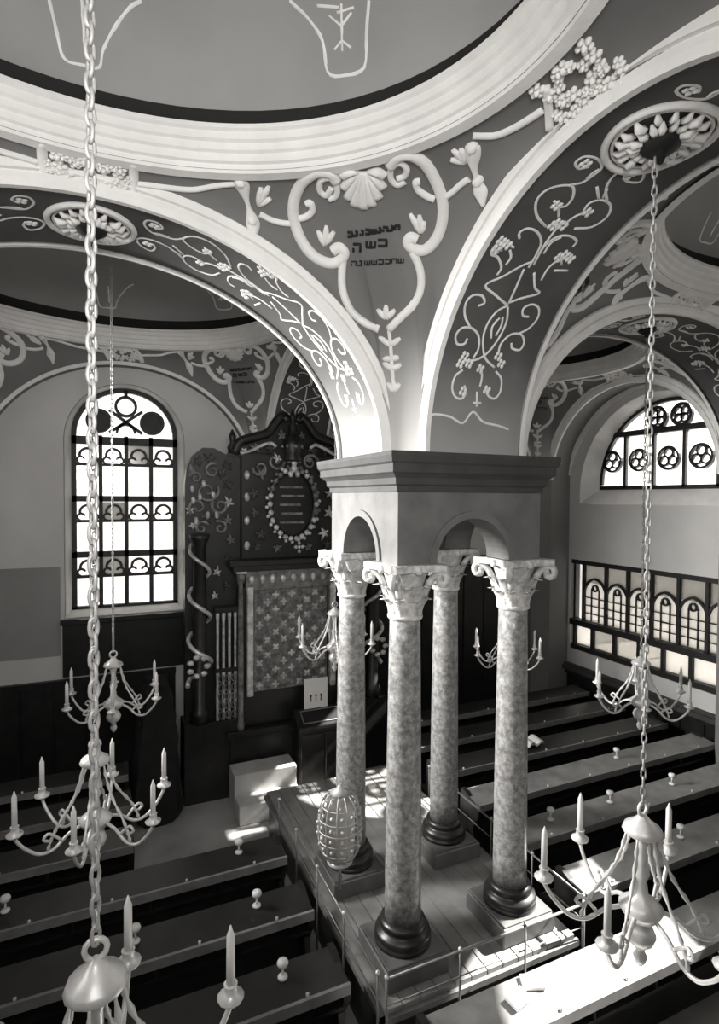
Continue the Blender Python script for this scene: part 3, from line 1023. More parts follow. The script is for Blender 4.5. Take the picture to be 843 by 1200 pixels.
GAR_R = [
    (C6((50,556),(140,556),(210,530),(280,490),(340,450)), 8, 0.010),
    (C6((350,350),(362,440),(366,530)), 9, 0.012),
]

near = BAYS['near_left']
inv_pp = Inv(lambda q, t: near.L(1, 1, q, t), 160, 60)

def to_qt(pts, k=5):
    P = catmull([(p[0], p[1], 0) for p in pts], k) if len(pts) > 2 else [V3((pts[0][0]+(pts[1][0]-pts[0][0])*i/3, pts[0][1]+(pts[1][1]-pts[0][1])*i/3, 0)) for i in range(4)]
    return [inv_pp(p[0], p[1]) for p in P]

PXU = 1.62/F_PX       # metres-per-pixel equivalent at the pendentive
QT_CART = [(to_qt(p), w*PXU, h) for p, w, h in CART]
QT_LEAF = [to_qt(p) for p in CART_LEAF]
QT_GL = [(to_qt(p), w*PXU, h) for p, w, h in GAR_L]
_rg = random.Random(11)
_bl = inv_pp(*C3((381, 168))[0])
QT_GLF = [(min(1.0, _bl[0]+0.004+(1-_bl[0])*(i+0.5)/15), min(0.93, max(0.12, 0.5+0.26*math.sin(i*2.4)+_rg.uniform(-0.1, 0.1)))) for i in range(15)]
QT_GR = [(to_qt(p), w*PXU*0.85, h) for p, w, h in GAR_R]
_br = inv_pp(*C6((360, 440))[0])
QT_GRF = [(max(0.0, _br[0]*(i+0.3)/15), min(0.93, max(0.12, 0.5+0.26*math.sin(i*2.4)+_rg.uniform(-0.1, 0.1)))) for i in range(15)]
QT_KNOT = [inv_pp(*p) for p in C1((30, 108), (66, 226), (724, 4), (742, 106))]
QT_SHELL = []
for k in range(9):
    an = PI*(0.02+0.96*k/8)
    c, s_ = math.cos(an), math.sin(an)
    QT_SHELL.append(to_qt([(SHELL_C[0]+5*c, SHELL_C[1]+3), (SHELL_C[0]+15*c, SHELL_C[1]+22*s_), (SHELL_C[0]+25*c, SHELL_C[1]+6+40*s_)]))
# inscription: three lines of dark square letters (strokes in picture points)
INK = []
def letters(x0, x1, y0, y1, h, n, w, seed):
    rnd = random.Random(seed)
    for k in range(n):
        t = (k+0.5)/n
        x = x0+(x1-x0)*t; y = y0+(y1-y0)*t
        cw = (x1-x0)/n*0.36
        kind = rnd.randrange(5)
        st = [[(x-cw, y-h/2), (x+cw, y-h/2), (x+cw, y+h/2)]]
        if kind == 0: st.append([(x-cw, y-h/2), (x-cw, y+h/2)])
        if kind == 1: st.append([(x-cw, y+h/2), (x+cw, y+h/2)])
        if kind == 2: st = [[(x-cw, y-h/2), (x-cw, y+h/2), (x+cw, y+h/2), (x+cw, y-h/2)], [(x, y-h/2), (x, y+h/3)]]
        if kind == 3: st.append([(x-cw, y), (x-cw, y+h/2)])
        if kind == 4: st = [[(x-cw*0.3, y-h/2), (x+cw*0.5, y-h/2), (x+cw*0.5, y+h/2), (x-cw, y+h/2)]]
        for s_ in st: INK.append((s_, w))
letters(407, 469, 275, 266, 5, 9, 3.2, 3)
letters(413, 424, 291, 290, 9, 1, 3.0, 12)
letters(428, 455, 287, 284, 7, 2, 3.2, 7)
letters(411, 474, 309, 305, 5, 8, 1.4, 9)
QT_INK = []
for s_, w in INK:
    pts = []
    for a, b in zip(s_[:-1], s_[1:]):
        pts += [(a[0]+(b[0]-a[0])*i/3, a[1]+(b[1]-a[1])*i/3) for i in range(3)]
    pts.append(s_[-1])
    QT_INK.append(([inv_pp(*p) for p in pts], w*PXU))

def lay(bay, sx, sy, qts):
    pts = [bay.L(sx, sy, q, t) for q, t in qts]
    nr = [bay.N(sx, sy, q, t) for q, t in qts]
    return pts, nr

def leaf_w(n, w):
    return [w*(0.35+0.9*math.sin(PI*min(1, (i+0.6)/(n)))) for i in range(n)]

def ornament(key, sx, sy, bracket=True):
    bay, par = BAYS[key], BAYOBJ[key]
    fl_ = (sx*sy < 0)
    mb = MB()
    for ci, (qts, w, h) in enumerate(QT_CART):
        p, n = lay(bay, sx, sy, qts)
        m_ = len(p)
        if ci in (10, 11):
            mb.ribbon(p, n, [w*(0.85+0.45*math.sin(2*PI*1.5*i/(m_-1)+0.6))*(1-0.55*max(0, i/(m_-1)-0.75)*4) for i in range(m_)], h)
        else:
            mb.ribbon(p, n, w, h)
    c = mb.build('cartouche_scroll', 'stucco', par)
    c['label'] = 'white stucco scroll frame'
    mb = MB()
    for qts in QT_LEAF:
        p, n = lay(bay, sx, sy, qts); mb.ribbon(p, n, leaf_w(len(p), 0.0155), 0.009)
    mb.build('leaf_sprig', 'stucco', c)
    mb = MB()
    for qts in QT_SHELL:
        p, n = lay(bay, sx, sy, qts); m_ = len(p)
        mb.ribbon(p, n, [0.007+0.026*i/(m_-1) for i in range(m_)], [0.010+0.012*math.sin(PI*min(1.0, i/(m_-1)*0.95)) for i in range(m_)])
    mb.build('shell', 'stucco', c)
    for nm, G, GF in (('garland', QT_GL, QT_GLF), ('garland', QT_GR, QT_GRF)):
        mb = MB()
        for qts, w, h in (G if (bracket or G is QT_GL) else []):
            p, n = lay(bay, sx, sy, qts); mb.ribbon(p, n, w, h)
        for i, (q, t) in enumerate(GF):
            P, N = bay.L(sx, sy, q, t), bay.N(sx, sy, q, t)
            T = unit(bay.L(sx, sy, min(1, q+0.01), t)-bay.L(sx, sy, max(0, q-0.01), t))
            B_ = unit(np.cross(N, T))
            r = 0.0080+0.0055*((i*37) % 10)/10
            for k in range(5):
                an = 2*PI*k/5+i
                mb.relief_blob(P+T*(r*0.9*math.cos(an))+B_*(r*0.9*math.sin(an)), N, T, r*0.62, r*0.5, 0.010, 6)
            mb.relief_blob(P, N, T, r*0.6, r*0.6, 0.016, 6)
        mb.build(nm, 'stucco', c)
    mb = MB()
    for q, t in QT_KNOT:
        P, N = bay.L(sx, sy, q, t), bay.N(sx, sy, q, t)
        T = unit(bay.L(sx, sy, min(1, q+0.01), t)-bay.L(sx, sy, max(0, q-0.01), t))
        mb.relief_blob(P, N, T, 0.017, 0.014, 0.017, 8)
    mb.build('knot', 'stucco', c)
    mb = MB()
    for qts, w in QT_INK:
        p, n = lay(bay, sx, sy, qts); mb.ribbon(p, n, w*1.15, 0.006, 4)
    mb.build('inscription', 'ink', c)['label'] = 'three lines of dark square lettering'

ornament('near_left', 1, 1)
for key, sx, sy in (('near_left', -1, 1), ('near_left', 1, -1), ('far_left', 1, 1), ('far_left', -1, 1), ('near_right', -1, 1), ('near_right', 1, 1), ('far_right', 1, 1), ('far_right', -1, 1), ('far_right', 1, -1)):
    ornament(key, sx, sy, sy > 0)

# dome line painting
DOMEL = [
    [(58,0),(66,34),(75,68),(96,76),(116,79),(121,58),(134,32),(152,8),(166,0)],
    [(340,0),(362,22),(378,48),(384,84),(404,88),(427,78),(429,40),(432,0)],
    [(96,0),(98,30),(100,60)],
]
DOMELEAF = [[(400,30),(386,18)], [(400,30),(412,14)], [(400,48),(392,58)], [(402,48),(412,56)], [(400,4),(401,60)], [(398,8),(372,6)], [(395,14),(415,8)]]
inv_d = Inv(lambda th, rho: near.D(th, rho), 200, 60, (-0.6, 2.9), (0.0, 0.98))
LN = []
for l in DOMEL:
    LN.append(([inv_d(p[0], p[1]) for p in catmull([(a, b, 0) for a, b in l], 4)], 0.010))
for l in DOMELEAF:
    LN.append(([inv_d(l[0][0]+(l[1][0]-l[0][0])*i/3, l[0][1]+(l[1][1]-l[0][1])*i/3) for i in range(4)], 0.007))
for key in BAYS:
    B = BAYS[key]; mb = MB()
    for flip in (0, 1):
        for q, w in LN:
            pts = [B.D((PI-th if False else th)+(PI if flip else 0), rho) for th, rho in q]
            nr = [B.DN(th+(PI if flip else 0), rho) for th, rho in q]
            mb.ribbon(pts, nr, w, 0.003, 3)
    mb.build('painted_panel_line', 'painted_line', BAYOBJ[key])

# band arabesques (drawn on the front band, repeated on the others)
bf = BANDS['front']
inv_b = Inv(lambda t, w: bf.P(t, w), 160, 40, (0.0, PI*0.62), (0.0, 1.0))
ARAB = [
    # lower cusped border
    C2((-40,1040),(0,1030),(60,1040),(110,1065),(150,1020),(190,1060),(250,1075),(290,1090)),
    C2((110,855),(80,880),(68,925),(80,960),(105,968),(122,945),(116,915)),
    C2((240,860),(262,890),(258,940),(235,968),(210,955),(204,925)),
    C2((180,842),(186,880),(178,920)), C2((166,940),(165,1000)), C2((150,985),(182,985)),
    C2((120,820),(170,812),(215,780),(258,720),(284,660),(288,606)),
    C2((235,845),(200,810),(190,760),(194,710),(215,660),(250,620),(290,600)),
    C2((222,730),(225,690),(240,665),(256,650)), C2((240,720),(262,680),(268,645)),
    C2((150,810),(172,770),(172,720),(146,690),(106,690),(82,720),(88,752),(116,752),(128,730)),
    C2((140,688),(118,640),(122,590),(150,560),(186,562),(196,590),(170,602)),
    C2((250,790),(262,750),(300,715),(340,715),(352,745),(336,775),(306,770),(302,748)),
    C2((330,712),(372,690),(406,650),(410,610),(382,596),(350,612),(348,640),(370,645)),
    C2((288,600),(240,560),(200,520),(270,485),(340,445),(390,425)),
    C2((290,590),(340,572),(412,552),(395,530),(392,470)),
    C2((292,590),(320,530),(352,455)),
    C2((245,480),(262,450),(248,410),(222,396),(240,362),(275,350),(312,372)),
    C2((280,440),(300,410),(296,380)), C2((262,350),(262,385)), C2((228,372),(250,392)),
    C2((370,450),(400,400),(420,350),(404,310),(366,296),(335,312),(334,336)),
    C2((390,440),(430,370),(480,330),(530,325),(560,345),(545,368)),
    C2((420,500),(450,450),(500,415),(545,412)), C2((470,420),(510,395),(540,400)), C2((470,462),(525,462)), C2((500,392),(500,440)),
    C2((410,400),(440,350),(485,290)), C2((430,395),(460,352),(500,330)),
    C2((440,290),(405,250),(398,200),(420,160),(470,132),(540,128),(546,170),(520,205),(490,212)),
    C2((470,185),(488,215),(488,250)), C2((505,195),(488,220)), C2((460,205),(486,222)),
    C2((510,280),(560,245),(610,232),(600,225)),
    C2((550,296),(620,290),(680,250),(694,205),(660,184),(610,196),(580,240)),
    C2((530,125),(580,115),(620,90),(660,55),(640,20),(590,12),(556,36),(570,60),(610,52)),
    C2((600,100),(625,75),(650,62)),
    C2((680,190),(676,140),(700,95),(750,60),(800,55),(826,80),(810,112),(765,112),(745,95)),
    C2((648,180),(640,130)), C2((665,175),(680,140)),
]
AR_FLOW = C2((118,800),(100,830),(135,830),(262,830),(250,800),(180,850),(485,275),(465,285),(505,285),(605,232),(240,380),(285,360),(262,345),(515,400),(490,410),(535,415),(480,205),(110,940),(205,935),(595,40),(770,85))
QB = []
for l in ARAB:
    P = catmull([(a, b, 0) for a, b in l], 4) if len(l) > 2 else [V3((l[0][0]+(l[1][0]-l[0][0])*i/3, l[0][1]+(l[1][1]-l[0][1])*i/3, 0)) for i in range(4)]
    QB.append([inv_b(p[0], p[1]) for p in P])
QBF = [inv_b(*p) for p in AR_FLOW]
def band_orn(key, ends):
    b, par = BANDS[key], BANDOBJ[key]
    for e in ends:
        fn = (lambda t: t) if e > 0 else (lambda t: PI-t)
        mb = MB()
        for q in QB:
            if len(q) < 2: continue
            w = 0.0085
            pts = [b.P(fn(t), u) for t, u in q]; nr = [b.N(fn(t), u) for t, u in q]
            mb.ribbon(pts, nr, w, 0.003, 3)
        for t, u in QBF:
            P, N = b.P(fn(t), u), b.N(fn(t), u); T = unit(b.P(fn(t)+0.01, u)-b.P(fn(t)-0.01, u))
            B_ = np.cross(N, T)
            for k in range(4):
                an = k*PI/2+0.5
                mb.relief_blob(P+T*0.009*math.cos(an)+B_*0.009*math.sin(an), N, T, 0.008, 0.006, 0.004, 6)
        mb.build('scroll_ornament', 'painted_line', par)['label'] = 'pale painted scrollwork'
band_orn('front', (1, -1)); band_orn('left', (1, -1)); band_orn('right', (1, -1)); band_orn('back', (-1, 1))

# ceiling rosettes with dark hook boss
def rosette(key, rx=0.108, ry=0.105):
    b, par = BANDS[key], BANDOBJ[key]
    c = b.P(PI/2, 0.5); zc = c[2]
    r1, r2 = (rx, ry) if b.ax == 'x' else (ry, rx)
    def surf(x, y):
        al = x if b.ax == 'x' else y
        ca = min(1, max(-1, (al-b.c)/b.half))
        return ZS+RISE*math.sqrt(1-ca*ca)
    mb = MB()
    for (k1, rr) in ((1.0, 0.0085), (0.86, 0.004)):
        pts = []
        for k in range(40):
            a = 2*PI*k/40
            x, y = c[0]+r1*k1*math.cos(a), c[1]+r2*k1*math.sin(a)
            pts.append((x, y, surf(x, y)-0.004))
        mb.tube(pts, rr, 6, True)
    o = mb.build('rosette', 'stucco', par)
    rnd = random.Random(5)
    for ring_n, (qs, wd) in enumerate((((0.50, 0.62, 0.74, 0.84), 0.0065), ((0.26, 0.38, 0.50, 0.62), 0.0065))):
        for k in range(17):
            a = 2*PI*(k+0.5*ring_n)/17+rnd.uniform(-0.08, 0.08)
            mb = MB()
            sc = rnd.uniform(0.8, 1.15)
            path = []
            for q, d in zip(qs, (0.006, 0.012+0.004*ring_n, 0.015+0.004*ring_n, 0.006+0.005*ring_n)):
                x_, y_ = c[0]+r1*q*math.cos(a), c[1]+r2*q*math.sin(a)
                path.append((x_, y_, surf(x_, y_)-d*sc))
            mb.tube(path, [wd*0.7*sc, wd*1.25*sc, wd*1.3*sc, wd*0.5*sc], 6)
            mb.build('petal', 'stucco', o)
    MB().lathe([(0.034, 0.0), (0.042, -0.014), (0.038, -0.026), (0.024, -0.036), (0.012, -0.042), (0.006, -0.056)], (c[0], c[1]), 14, z=zc).build('hook_boss', 'hook_dark', o)
for k in BANDS: rosette(k)

# ------------------------------------------------------------------ central pier carried by four columns
pier = thing('pier', 'plastered arcade block with moulded cornice resting on the four columns', 'pier', (XP, YP, -0.20))
PZ0, PZ1 = -0.20, 0.025
AR = 0.135
def pier_face(sx, sy):
    mb = MB()
    def P(a, z, b):
        h = HB-b
        return (XP+a, YP+sy*h, z) if sy else (XP+sx*h, YP+a, z)
    op = (0.0, AR, PZ0, PZ0+0.002, AR)
    op2 = (0.0, AR, PZ0, PZ0+0.002, AR)
    th = 0.11
    def face(h, b, flip):
        av = sorted(set([-h, h]+[-AR*math.cos(PI*k/24) for k in range(25)]))
        for u, w in zip(av[:-1], av[1:]):
            inside = abs((u+w)/2) < AR
            zu = arch_top(op, u) if inside else PZ0
            zw = arch_top(op, w) if inside else PZ0
            mb.add([P(u, zu, b), P(w, zw, b), P(w, PZ1, b), P(u, PZ1, b)], [(3, 2, 1, 0) if flip else (0, 1, 2, 3)])
    face(HB, 0.0, False); face(HB-th, th, True)
    A = outline(op, 24)[1:-1]
    n = len(A)
    mb.add([P(p[0], p[1], 0) for p in A]+[P(p[0], p[1], th) for p in A], [(i, i+1, i+1+n, i+n) for i in range(n-1)])
    for sg in (-1, 1):
        mb.add([P(sg*AR, PZ0, 0), P(sg*HB, PZ0, 0), P(sg*(HB-th), PZ0, th), P(sg*AR, PZ0, th)], [(0, 1, 2, 3)])
    o = mb.build('arcade_face', 'pier_plaster', pier)
    # raised archivolt
    m2 = MB()
    rows = [[P(r*math.cos(PI*k/28), PZ0+0.002+r*math.sin(PI*k/28), b) for r, b in ((AR, -0.0), (AR, -0.007), (AR+0.022, -0.007), (AR+0.022, 0.0))] for k in range(29)]
    m2.grid(rows, False).build('archivolt', 'pier_plaster', o)
for sx, sy in ((-1, 0), (1, 0), (0, -1), (0, 1)): pier_face(sx, sy)
MB().box(XP-HB+0.02, XP+HB-0.02, YP-HB+0.02, YP+HB-0.02, PZ1-0.03, PZ1-0.005).build('inner_vault', 'pier_plaster', pier)
mb = MB()
CP = [(0.262, 0.018), (0.272, 0.018), (0.272, 0.034), (0.280, 0.040), (0.282, 0.058), (0.292, 0.068), (0.300, 0.074), (0.300, 0.098), (0.306, 0.104), (0.310, 0.122), (0.310, 0.134), (0.0, 0.136)]
rows = [[(XP+sx*h, YP+sy*h, z) for sx, sy in ((-1, -1), (1, -1), (1, 1), (-1, 1), (-1, -1))] for h, z in CP]
mb.grid(rows, False).build('cornice', 'cornice_stone', pier)

CS = 0.2067
ZB, ZC, ZCT = -1.3676, -0.3676, -0.20
def make_column(x, y, label):
    t = thing('column', label, 'column', (x, y, -1.435), 'marble columns of the central canopy')
    mb = MB().box(x-0.105, x+0.105, y-0.105, y+0.105, -1.435, ZB-0.006)
    pl = mb.build('plinth', 'plinth_stone', t, bevel=0.004)
    MB().box(x-0.098, x+0.098, y-0.098, y+0.098, ZB-0.006, ZB).build('plinth_cap', 'plinth_stone', pl, bevel=0.002)
    MB().lathe([(0.088, ZB), (0.088, ZB+0.012), (0.082, ZB+0.014), (0.088, ZB+0.024), (0.084, ZB+0.036), (0.072, ZB+0.040), (0.066, ZB+0.048), (0.072, ZB+0.056), (0.070, ZB+0.064), (0.060, ZB+0.068), (0.056, ZB+0.070)], (x, y), 28).build('base_ring', 'bronze', t)
    prof = []
    for k in range(13):
        q = k/12
        prof.append((0.0565-0.0095*q**1.6, ZB+0.066+(ZC-ZB-0.066)*q))
    MB().lathe(prof, (x, y), 32).build('shaft', 'column_marble', t)
    cap = MB().lathe([(0.047, ZC-0.004), (0.053, ZC), (0.055, ZC+0.006), (0.053, ZC+0.012), (0.046, ZC+0.014), (0.048, ZC+0.06), (0.054, ZC+0.10), (0.066, ZC+0.135), (0.076, ZC+0.147)], (x, y), 24).build('capital', 'capital_stone', t)
    # acanthus leaves
    def leaf(a, z0, h, w, r0, r1):
        c, s_ = math.cos(a), math.sin(a)
        rows = []
        for i in range(6):
            q = i/5
            zz = z0+h*(q if q < 0.85 else 0.85-(q-0.85)*0.6)
            rr = r0+(r1-r0)*q**2.2
            ww = w*(0.55+0.45*math.sin(PI*(0.15+0.75*q)))*(1 if q < 0.95 else 0.45)
            row = []
            for j, d in ((-1, -0.006), (-0.5, 0.002), (0, 0.004), (0.5, 0.002), (1, -0.006)):
                row.append((x+(rr+d)*c-ww*j*s_, y+(rr+d)*s_+ww*j*c, zz))
            rows.append(row)
        MB().grid(rows, True).build('acanthus_leaf', 'capital_stone', cap)
    for k in range(8): leaf(2*PI*k/8, ZC+0.012, 0.065, 0.020, 0.050, 0.084)
    for k in range(8): leaf(2*PI*(k+0.5)/8, ZC+0.035, 0.088, 0.020, 0.052, 0.100)
    for k in range(4):
        a = PI/4+k*PI/2
        c, s_ = math.cos(a), math.sin(a)
        pts = [(x+r*c, y+r*s_, z) for r, z in ((0.060, ZC+0.07), (0.072, ZC+0.105), (0.094, ZC+0.135), (0.118, ZC+0.144), (0.130, ZC+0.130), (0.126, ZC+0.112), (0.110, ZC+0.110), (0.106, ZC+0.123), (0.115, ZC+0.128))]
        MB().tube(catmull(pts, 3), 0.011, 6).build('volute', 'capital_stone', cap)
    # abacus with concave sides and a flower
    poly = []
    for k in range(4):
        a0 = -PI/4+k*PI/2
        p0 = V3((0.132*math.cos(a0-0.09), 0.132*math.sin(a0-0.09), 0)); p0b = V3((0.132*math.cos(a0+0.09), 0.132*math.sin(a0+0.09), 0))
        am = a0+PI/4
        pm = V3((0.079*math.cos(am), 0.079*math.sin(am), 0))
        p1 = V3((0.132*math.cos(a0+PI/2-0.09), 0.132*math.sin(a0+PI/2-0.09), 0))
        for j in range(7):
            q = j/6
            b_ = (1-q)**2*p0b+2*q*(1-q)*(2*pm-0.5*(p0b+p1))+q*q*p1
            poly.append((x+b_[0], y+b_[1]))
    MB().prism(poly, 'z', ZC+0.147, ZCT).build('abacus', 'capital_stone', cap)
    for k in range(4):
        a = k*PI/2
        MB().blob((x+0.080*math.cos(a), y+0.080*math.sin(a), ZC+0.152), 0.014, n=7, m=4).build('fleuron', 'capital_stone', cap)
    return t
col0 = make_column(XP-CS, YP-CS, 'marble column with white leaf capital, nearest of the four, at the front corner')
for sx, sy, lb in ((1, -1, 'marble column with white leaf capital at the right corner of the canopy'), (-1, 1, 'marble column with white leaf capital at the left corner beside the wire lantern'), (1, 1, 'marble column at the rear, seen between the front and right columns')):
    dup(col0, None, (XP+sx*CS, YP+sy*CS, -1.435), label=lb)

# ------------------------------------------------------------------ platform of the reading place
PX0, PX1, PY0, PY1, PZ = 0.70, 1.40, 1.375, 2.66, -1.435
plat = thing('platform', 'raised boarded platform carrying the four columns', 'platform', (XP, YP, FLOOR))
MB().box(PX0+0.01, PX1-0.01, PY0+0.01, PY1-0.01, FLOOR, PZ-0.016).build('body', 'wood_dark', plat)
nb = 12
for k in range(nb):
    w = (PX1-PX0)/nb
    MB().box(PX0+w*k+0.0015, PX0+w*(k+1)-0.0015, PY0, PY1, PZ-0.016, PZ).build('board', 'platform_board', plat, bevel=0.001)
MB().box(PX0-0.012, PX1+0.012, PY0-0.012, PY0+0.004, PZ-0.034, PZ-0.016).build('nosing', 'wood_edge', plat)
MB().box(PX0-0.012, PX0+0.004, PY0-0.012, PY1, PZ-0.034, PZ-0.016).build('nosing', 'wood_edge', plat)

def railing(pts, z, label, npost):
    t = thing('railing', label, 'railing', (pts[0][0], pts[0][1], FLOOR), 'thin railings round the platform')
    P = [V3((p[0], p[1], z)) for p in pts]
    MB().tube(P, 0.0042, 6).build('handrail', 'rail_iron', t)
    MB().tube([p-V3((0, 0, 0.075)) for p in P], 0.0022, 6).build('lower_rail', 'rail_iron', t)
    for k in range(npost):
        q = k/(npost-1)
        c = P[0]+(P[-1]-P[0])*q
        MB().tube([(c[0], c[1], FLOOR), (c[0], c[1], z)], 0.0034, 6).build('post', 'rail_iron', t)
        MB().blob((c[0], c[1], z+0.006), 0.0065, n=8, m=5).build('knob', 'brass', t)
    return t
railing([(0.672, 2.34), (0.672, 1.365)], -1.312, 'thin iron railing along the left side of the column platform', 5)
railing([(0.688, 1.342), (1.405, 1.342)], -1.312, 'thin iron railing along the near edge of the column platform', 4)
railing([(1.424, 1.365), (1.424, 2.34)], -1.312, 'thin iron railing along the right side of the column platform', 5)

# openwork lantern on the left railing
lx, ly, lz = 0.705, 1.725, -1.098
lan = thing('lantern', 'oval openwork metal lantern on the left railing beside the column', 'lantern', (lx, ly, -1.312))
MB().lathe([(0.006, -1.312), (0.006, -1.24), (0.03, -1.226), (0.044, -1.218), (0.03, -1.210)], (lx, ly), 14).build('stem', 'iron', lan)
for k in range(12):
    a = 2*PI*k/12
    path = [(lx+0.074*math.sin(PI*(0.06+0.88*q/10))**0.55*math.cos(a), ly+0.074*math.sin(PI*(0.06+0.88*q/10))**0.55*math.sin(a), lz+0.115*-math.cos(PI*(0.06+0.88*q/10))) for q in range(11)]
    MB().tube(path, 0.0024, 5).build('rib', 'iron', lan)
for zz, r in ((-0.075, 0.062), (-0.035, 0.072), (0.0, 0.074), (0.035, 0.072), (0.075, 0.062)):
    MB().tube([(lx+r*math.cos(2*PI*k/24), ly+r*math.sin(2*PI*k/24), lz+zz) for k in range(24)], 0.0022, 5, True).build('hoop', 'iron', lan)
for k in range(12):
    for zz in (-0.055, -0.017, 0.018, 0.055):
        a = 2*PI*(k+0.5)/12; r = 0.073 if abs(zz) < 0.03 else 0.067
        MB().blob((lx+r*math.cos(a), ly+r*math.sin(a), lz+zz), 0.0075, n=6, m=4).build('boss', 'iron', lan)
MB().lathe([(0.03, lz+0.108), (0.034, lz+0.114), (0.014, lz+0.124), (0.004, lz+0.14)], (lx, ly), 12).build('cap', 'iron', lan)
MB().lathe([(0.045, lz-0.10), (0.05, lz-0.04), (0.05, lz+0.05), (0.04, lz+0.1)], (lx, ly), 14).build('glass_cylinder', 'glass_frosted', lan)

# ------------------------------------------------------------------ pews with sloping desks
DESKZ = -1.337
def pew(x0, x1, yn, label, group, seat=True, desk='wood_desk_shaded'):
    t = thing('pew', label, 'pew', ((x0+x1)/2, yn+0.06, FLOOR), group)
    slab = [(yn, DESKZ-0.006), (yn+0.135, DESKZ+0.006), (yn+0.135, DESKZ-0.010), (yn, DESKZ-0.022)]
    MB().prism(slab, 'x', x0, x1).build('desk_top', desk, t, bevel=0.0015)
    MB().box(x0, x1, yn-0.006, yn+0.004, DESKZ-0.030, DESKZ-0.001).build('desk_lip', 'wood_edge', t)
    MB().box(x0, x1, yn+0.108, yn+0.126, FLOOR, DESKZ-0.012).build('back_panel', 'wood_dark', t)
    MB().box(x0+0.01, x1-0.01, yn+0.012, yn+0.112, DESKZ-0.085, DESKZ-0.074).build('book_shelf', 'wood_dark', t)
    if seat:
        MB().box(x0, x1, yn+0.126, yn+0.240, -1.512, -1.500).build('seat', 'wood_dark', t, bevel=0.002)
    for xx in (x0, x1-0.014):
        poly = [(yn+0.004, FLOOR), (yn+0.24, FLOOR), (yn+0.24, -1.49), (yn+0.15, -1.47), (yn+0.140, DESKZ+0.010), (yn+0.11, DESKZ+0.012), (yn+0.0, DESKZ-0.024), (yn+0.006, DESKZ-0.06), (yn+0.045, -1.46)]
        MB().prism(poly, 'x', xx-0.003, xx+0.017).build('end_panel', 'wood_dark', t)
    n = max(2, int((x1-x0)/0.235))
    for k in range(n):
        x = x0+(x1-x0)*(k+0.5)/n
        MB().lathe([(0.006, 0), (0.004, 0.004), (0.005, 0.009), (0.001, 0.012)], (x, yn+0.012), 7, z=DESKZ-0.008).build('knob', 'brass', t)
        if k:
            xx = x0+(x1-x0)*k/n
            MB().box(xx-0.004, xx+0.004, yn+0.012, yn+0.112, DESKZ-0.075, DESKZ-0.016).build('shelf_divider', 'wood_dark', t)
    return t
ordw = ['nearest', 'second', 'third', 'fourth', 'fifth', 'sixth', 'seventh']
for i, y in enumerate((1.10, 1.40, 1.70, 2.00)):
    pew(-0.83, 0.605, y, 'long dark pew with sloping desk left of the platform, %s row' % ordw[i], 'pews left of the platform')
for i, y in enumerate((2.30, 2.60, 2.90)):
    pew(-0.80, 0.085, y, 'short dark pew under the tall arched window, %s row from the ark' % ['third', 'second', 'first'][i], 'short pews under the tall window')
pew(0.72, 2.88, 1.09, 'long sunlit pew desk across the front right corner', 'pews right of the platform', desk='wood_desk_lit')
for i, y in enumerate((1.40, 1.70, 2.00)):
    pew(1.475, 2.86 if y < 1.9 else 3.05, y, 'dark pew with lit-toned sloping desk right of the platform, %s row behind the sunlit one' % ['first', 'second', 'third'][i], 'pews right of the platform', desk='wood_desk_lit')
for i, y in enumerate((2.30, 2.60, 2.90)):
    pew(1.475 if y < 2.8 else 1.60, 3.05, y, 'dark pew in the shadow near the gallery corner, %s row from the end wall' % ['third', 'second', 'first'][i], 'shaded pews by the gallery corner')

# small white lamp stands on the desks
def lamp_stand(x, y, label):
    t = thing('lamp_stand', label, 'lamp stand', (x, y, DESKZ), 'small white lamp stands on the pew desks')
    MB().lathe([(0.014, 0.003), (0.014, 0.008), (0.006, 0.012)], (x, y), 12, z=DESKZ).build('foot', 'porcelain', t)
    MB().lathe([(0.0035, 0.008), (0.003, 0.036)], (x, y), 8, z=DESKZ).build('stem', 'brass', t)
    MB().lathe([(0.004, 0.033), (0.014, 0.038), (0.0165, 0.046), (0.013, 0.053), (0.004, 0.056)], (x, y), 12, z=DESKZ).build('cup', 'porcelain', t)
    return t
def row_y(y):
    return min((1.10, 1.40, 1.70, 2.00, 2.30, 2.60, 2.90), key=lambda r: abs(r+0.085-y))+0.085
LST = [((158, 1093), 'on the third left pew desk, close to the long chain'), ((300, 1060), 'on the third left pew desk, nearer the platform'), ((330, 1143), 'on the second left pew desk, nearest the viewer'),
       ((280, 1000), 'on the farthest long left pew desk before the open floor'), ((8, 1062), 'on the farthest long left pew desk at the picture edge'),
       ((646, 962), 'on the second lit-toned desk, next to the right column'), ((725, 947), 'on the second lit-toned desk right of the platform, in its middle'), ((796, 924), 'on the second lit-toned desk right of the platform, far end'),
       ((801, 984), 'on the desk behind the sunlit one, right of the chain'), ((731, 893), 'on the third lit-toned desk right of the platform')]
for (u, v), lb in LST:
    p = pix_z(u, v, DESKZ)
    lamp_stand(p[0], row_y(p[1]), 'small white lamp stand '+lb)
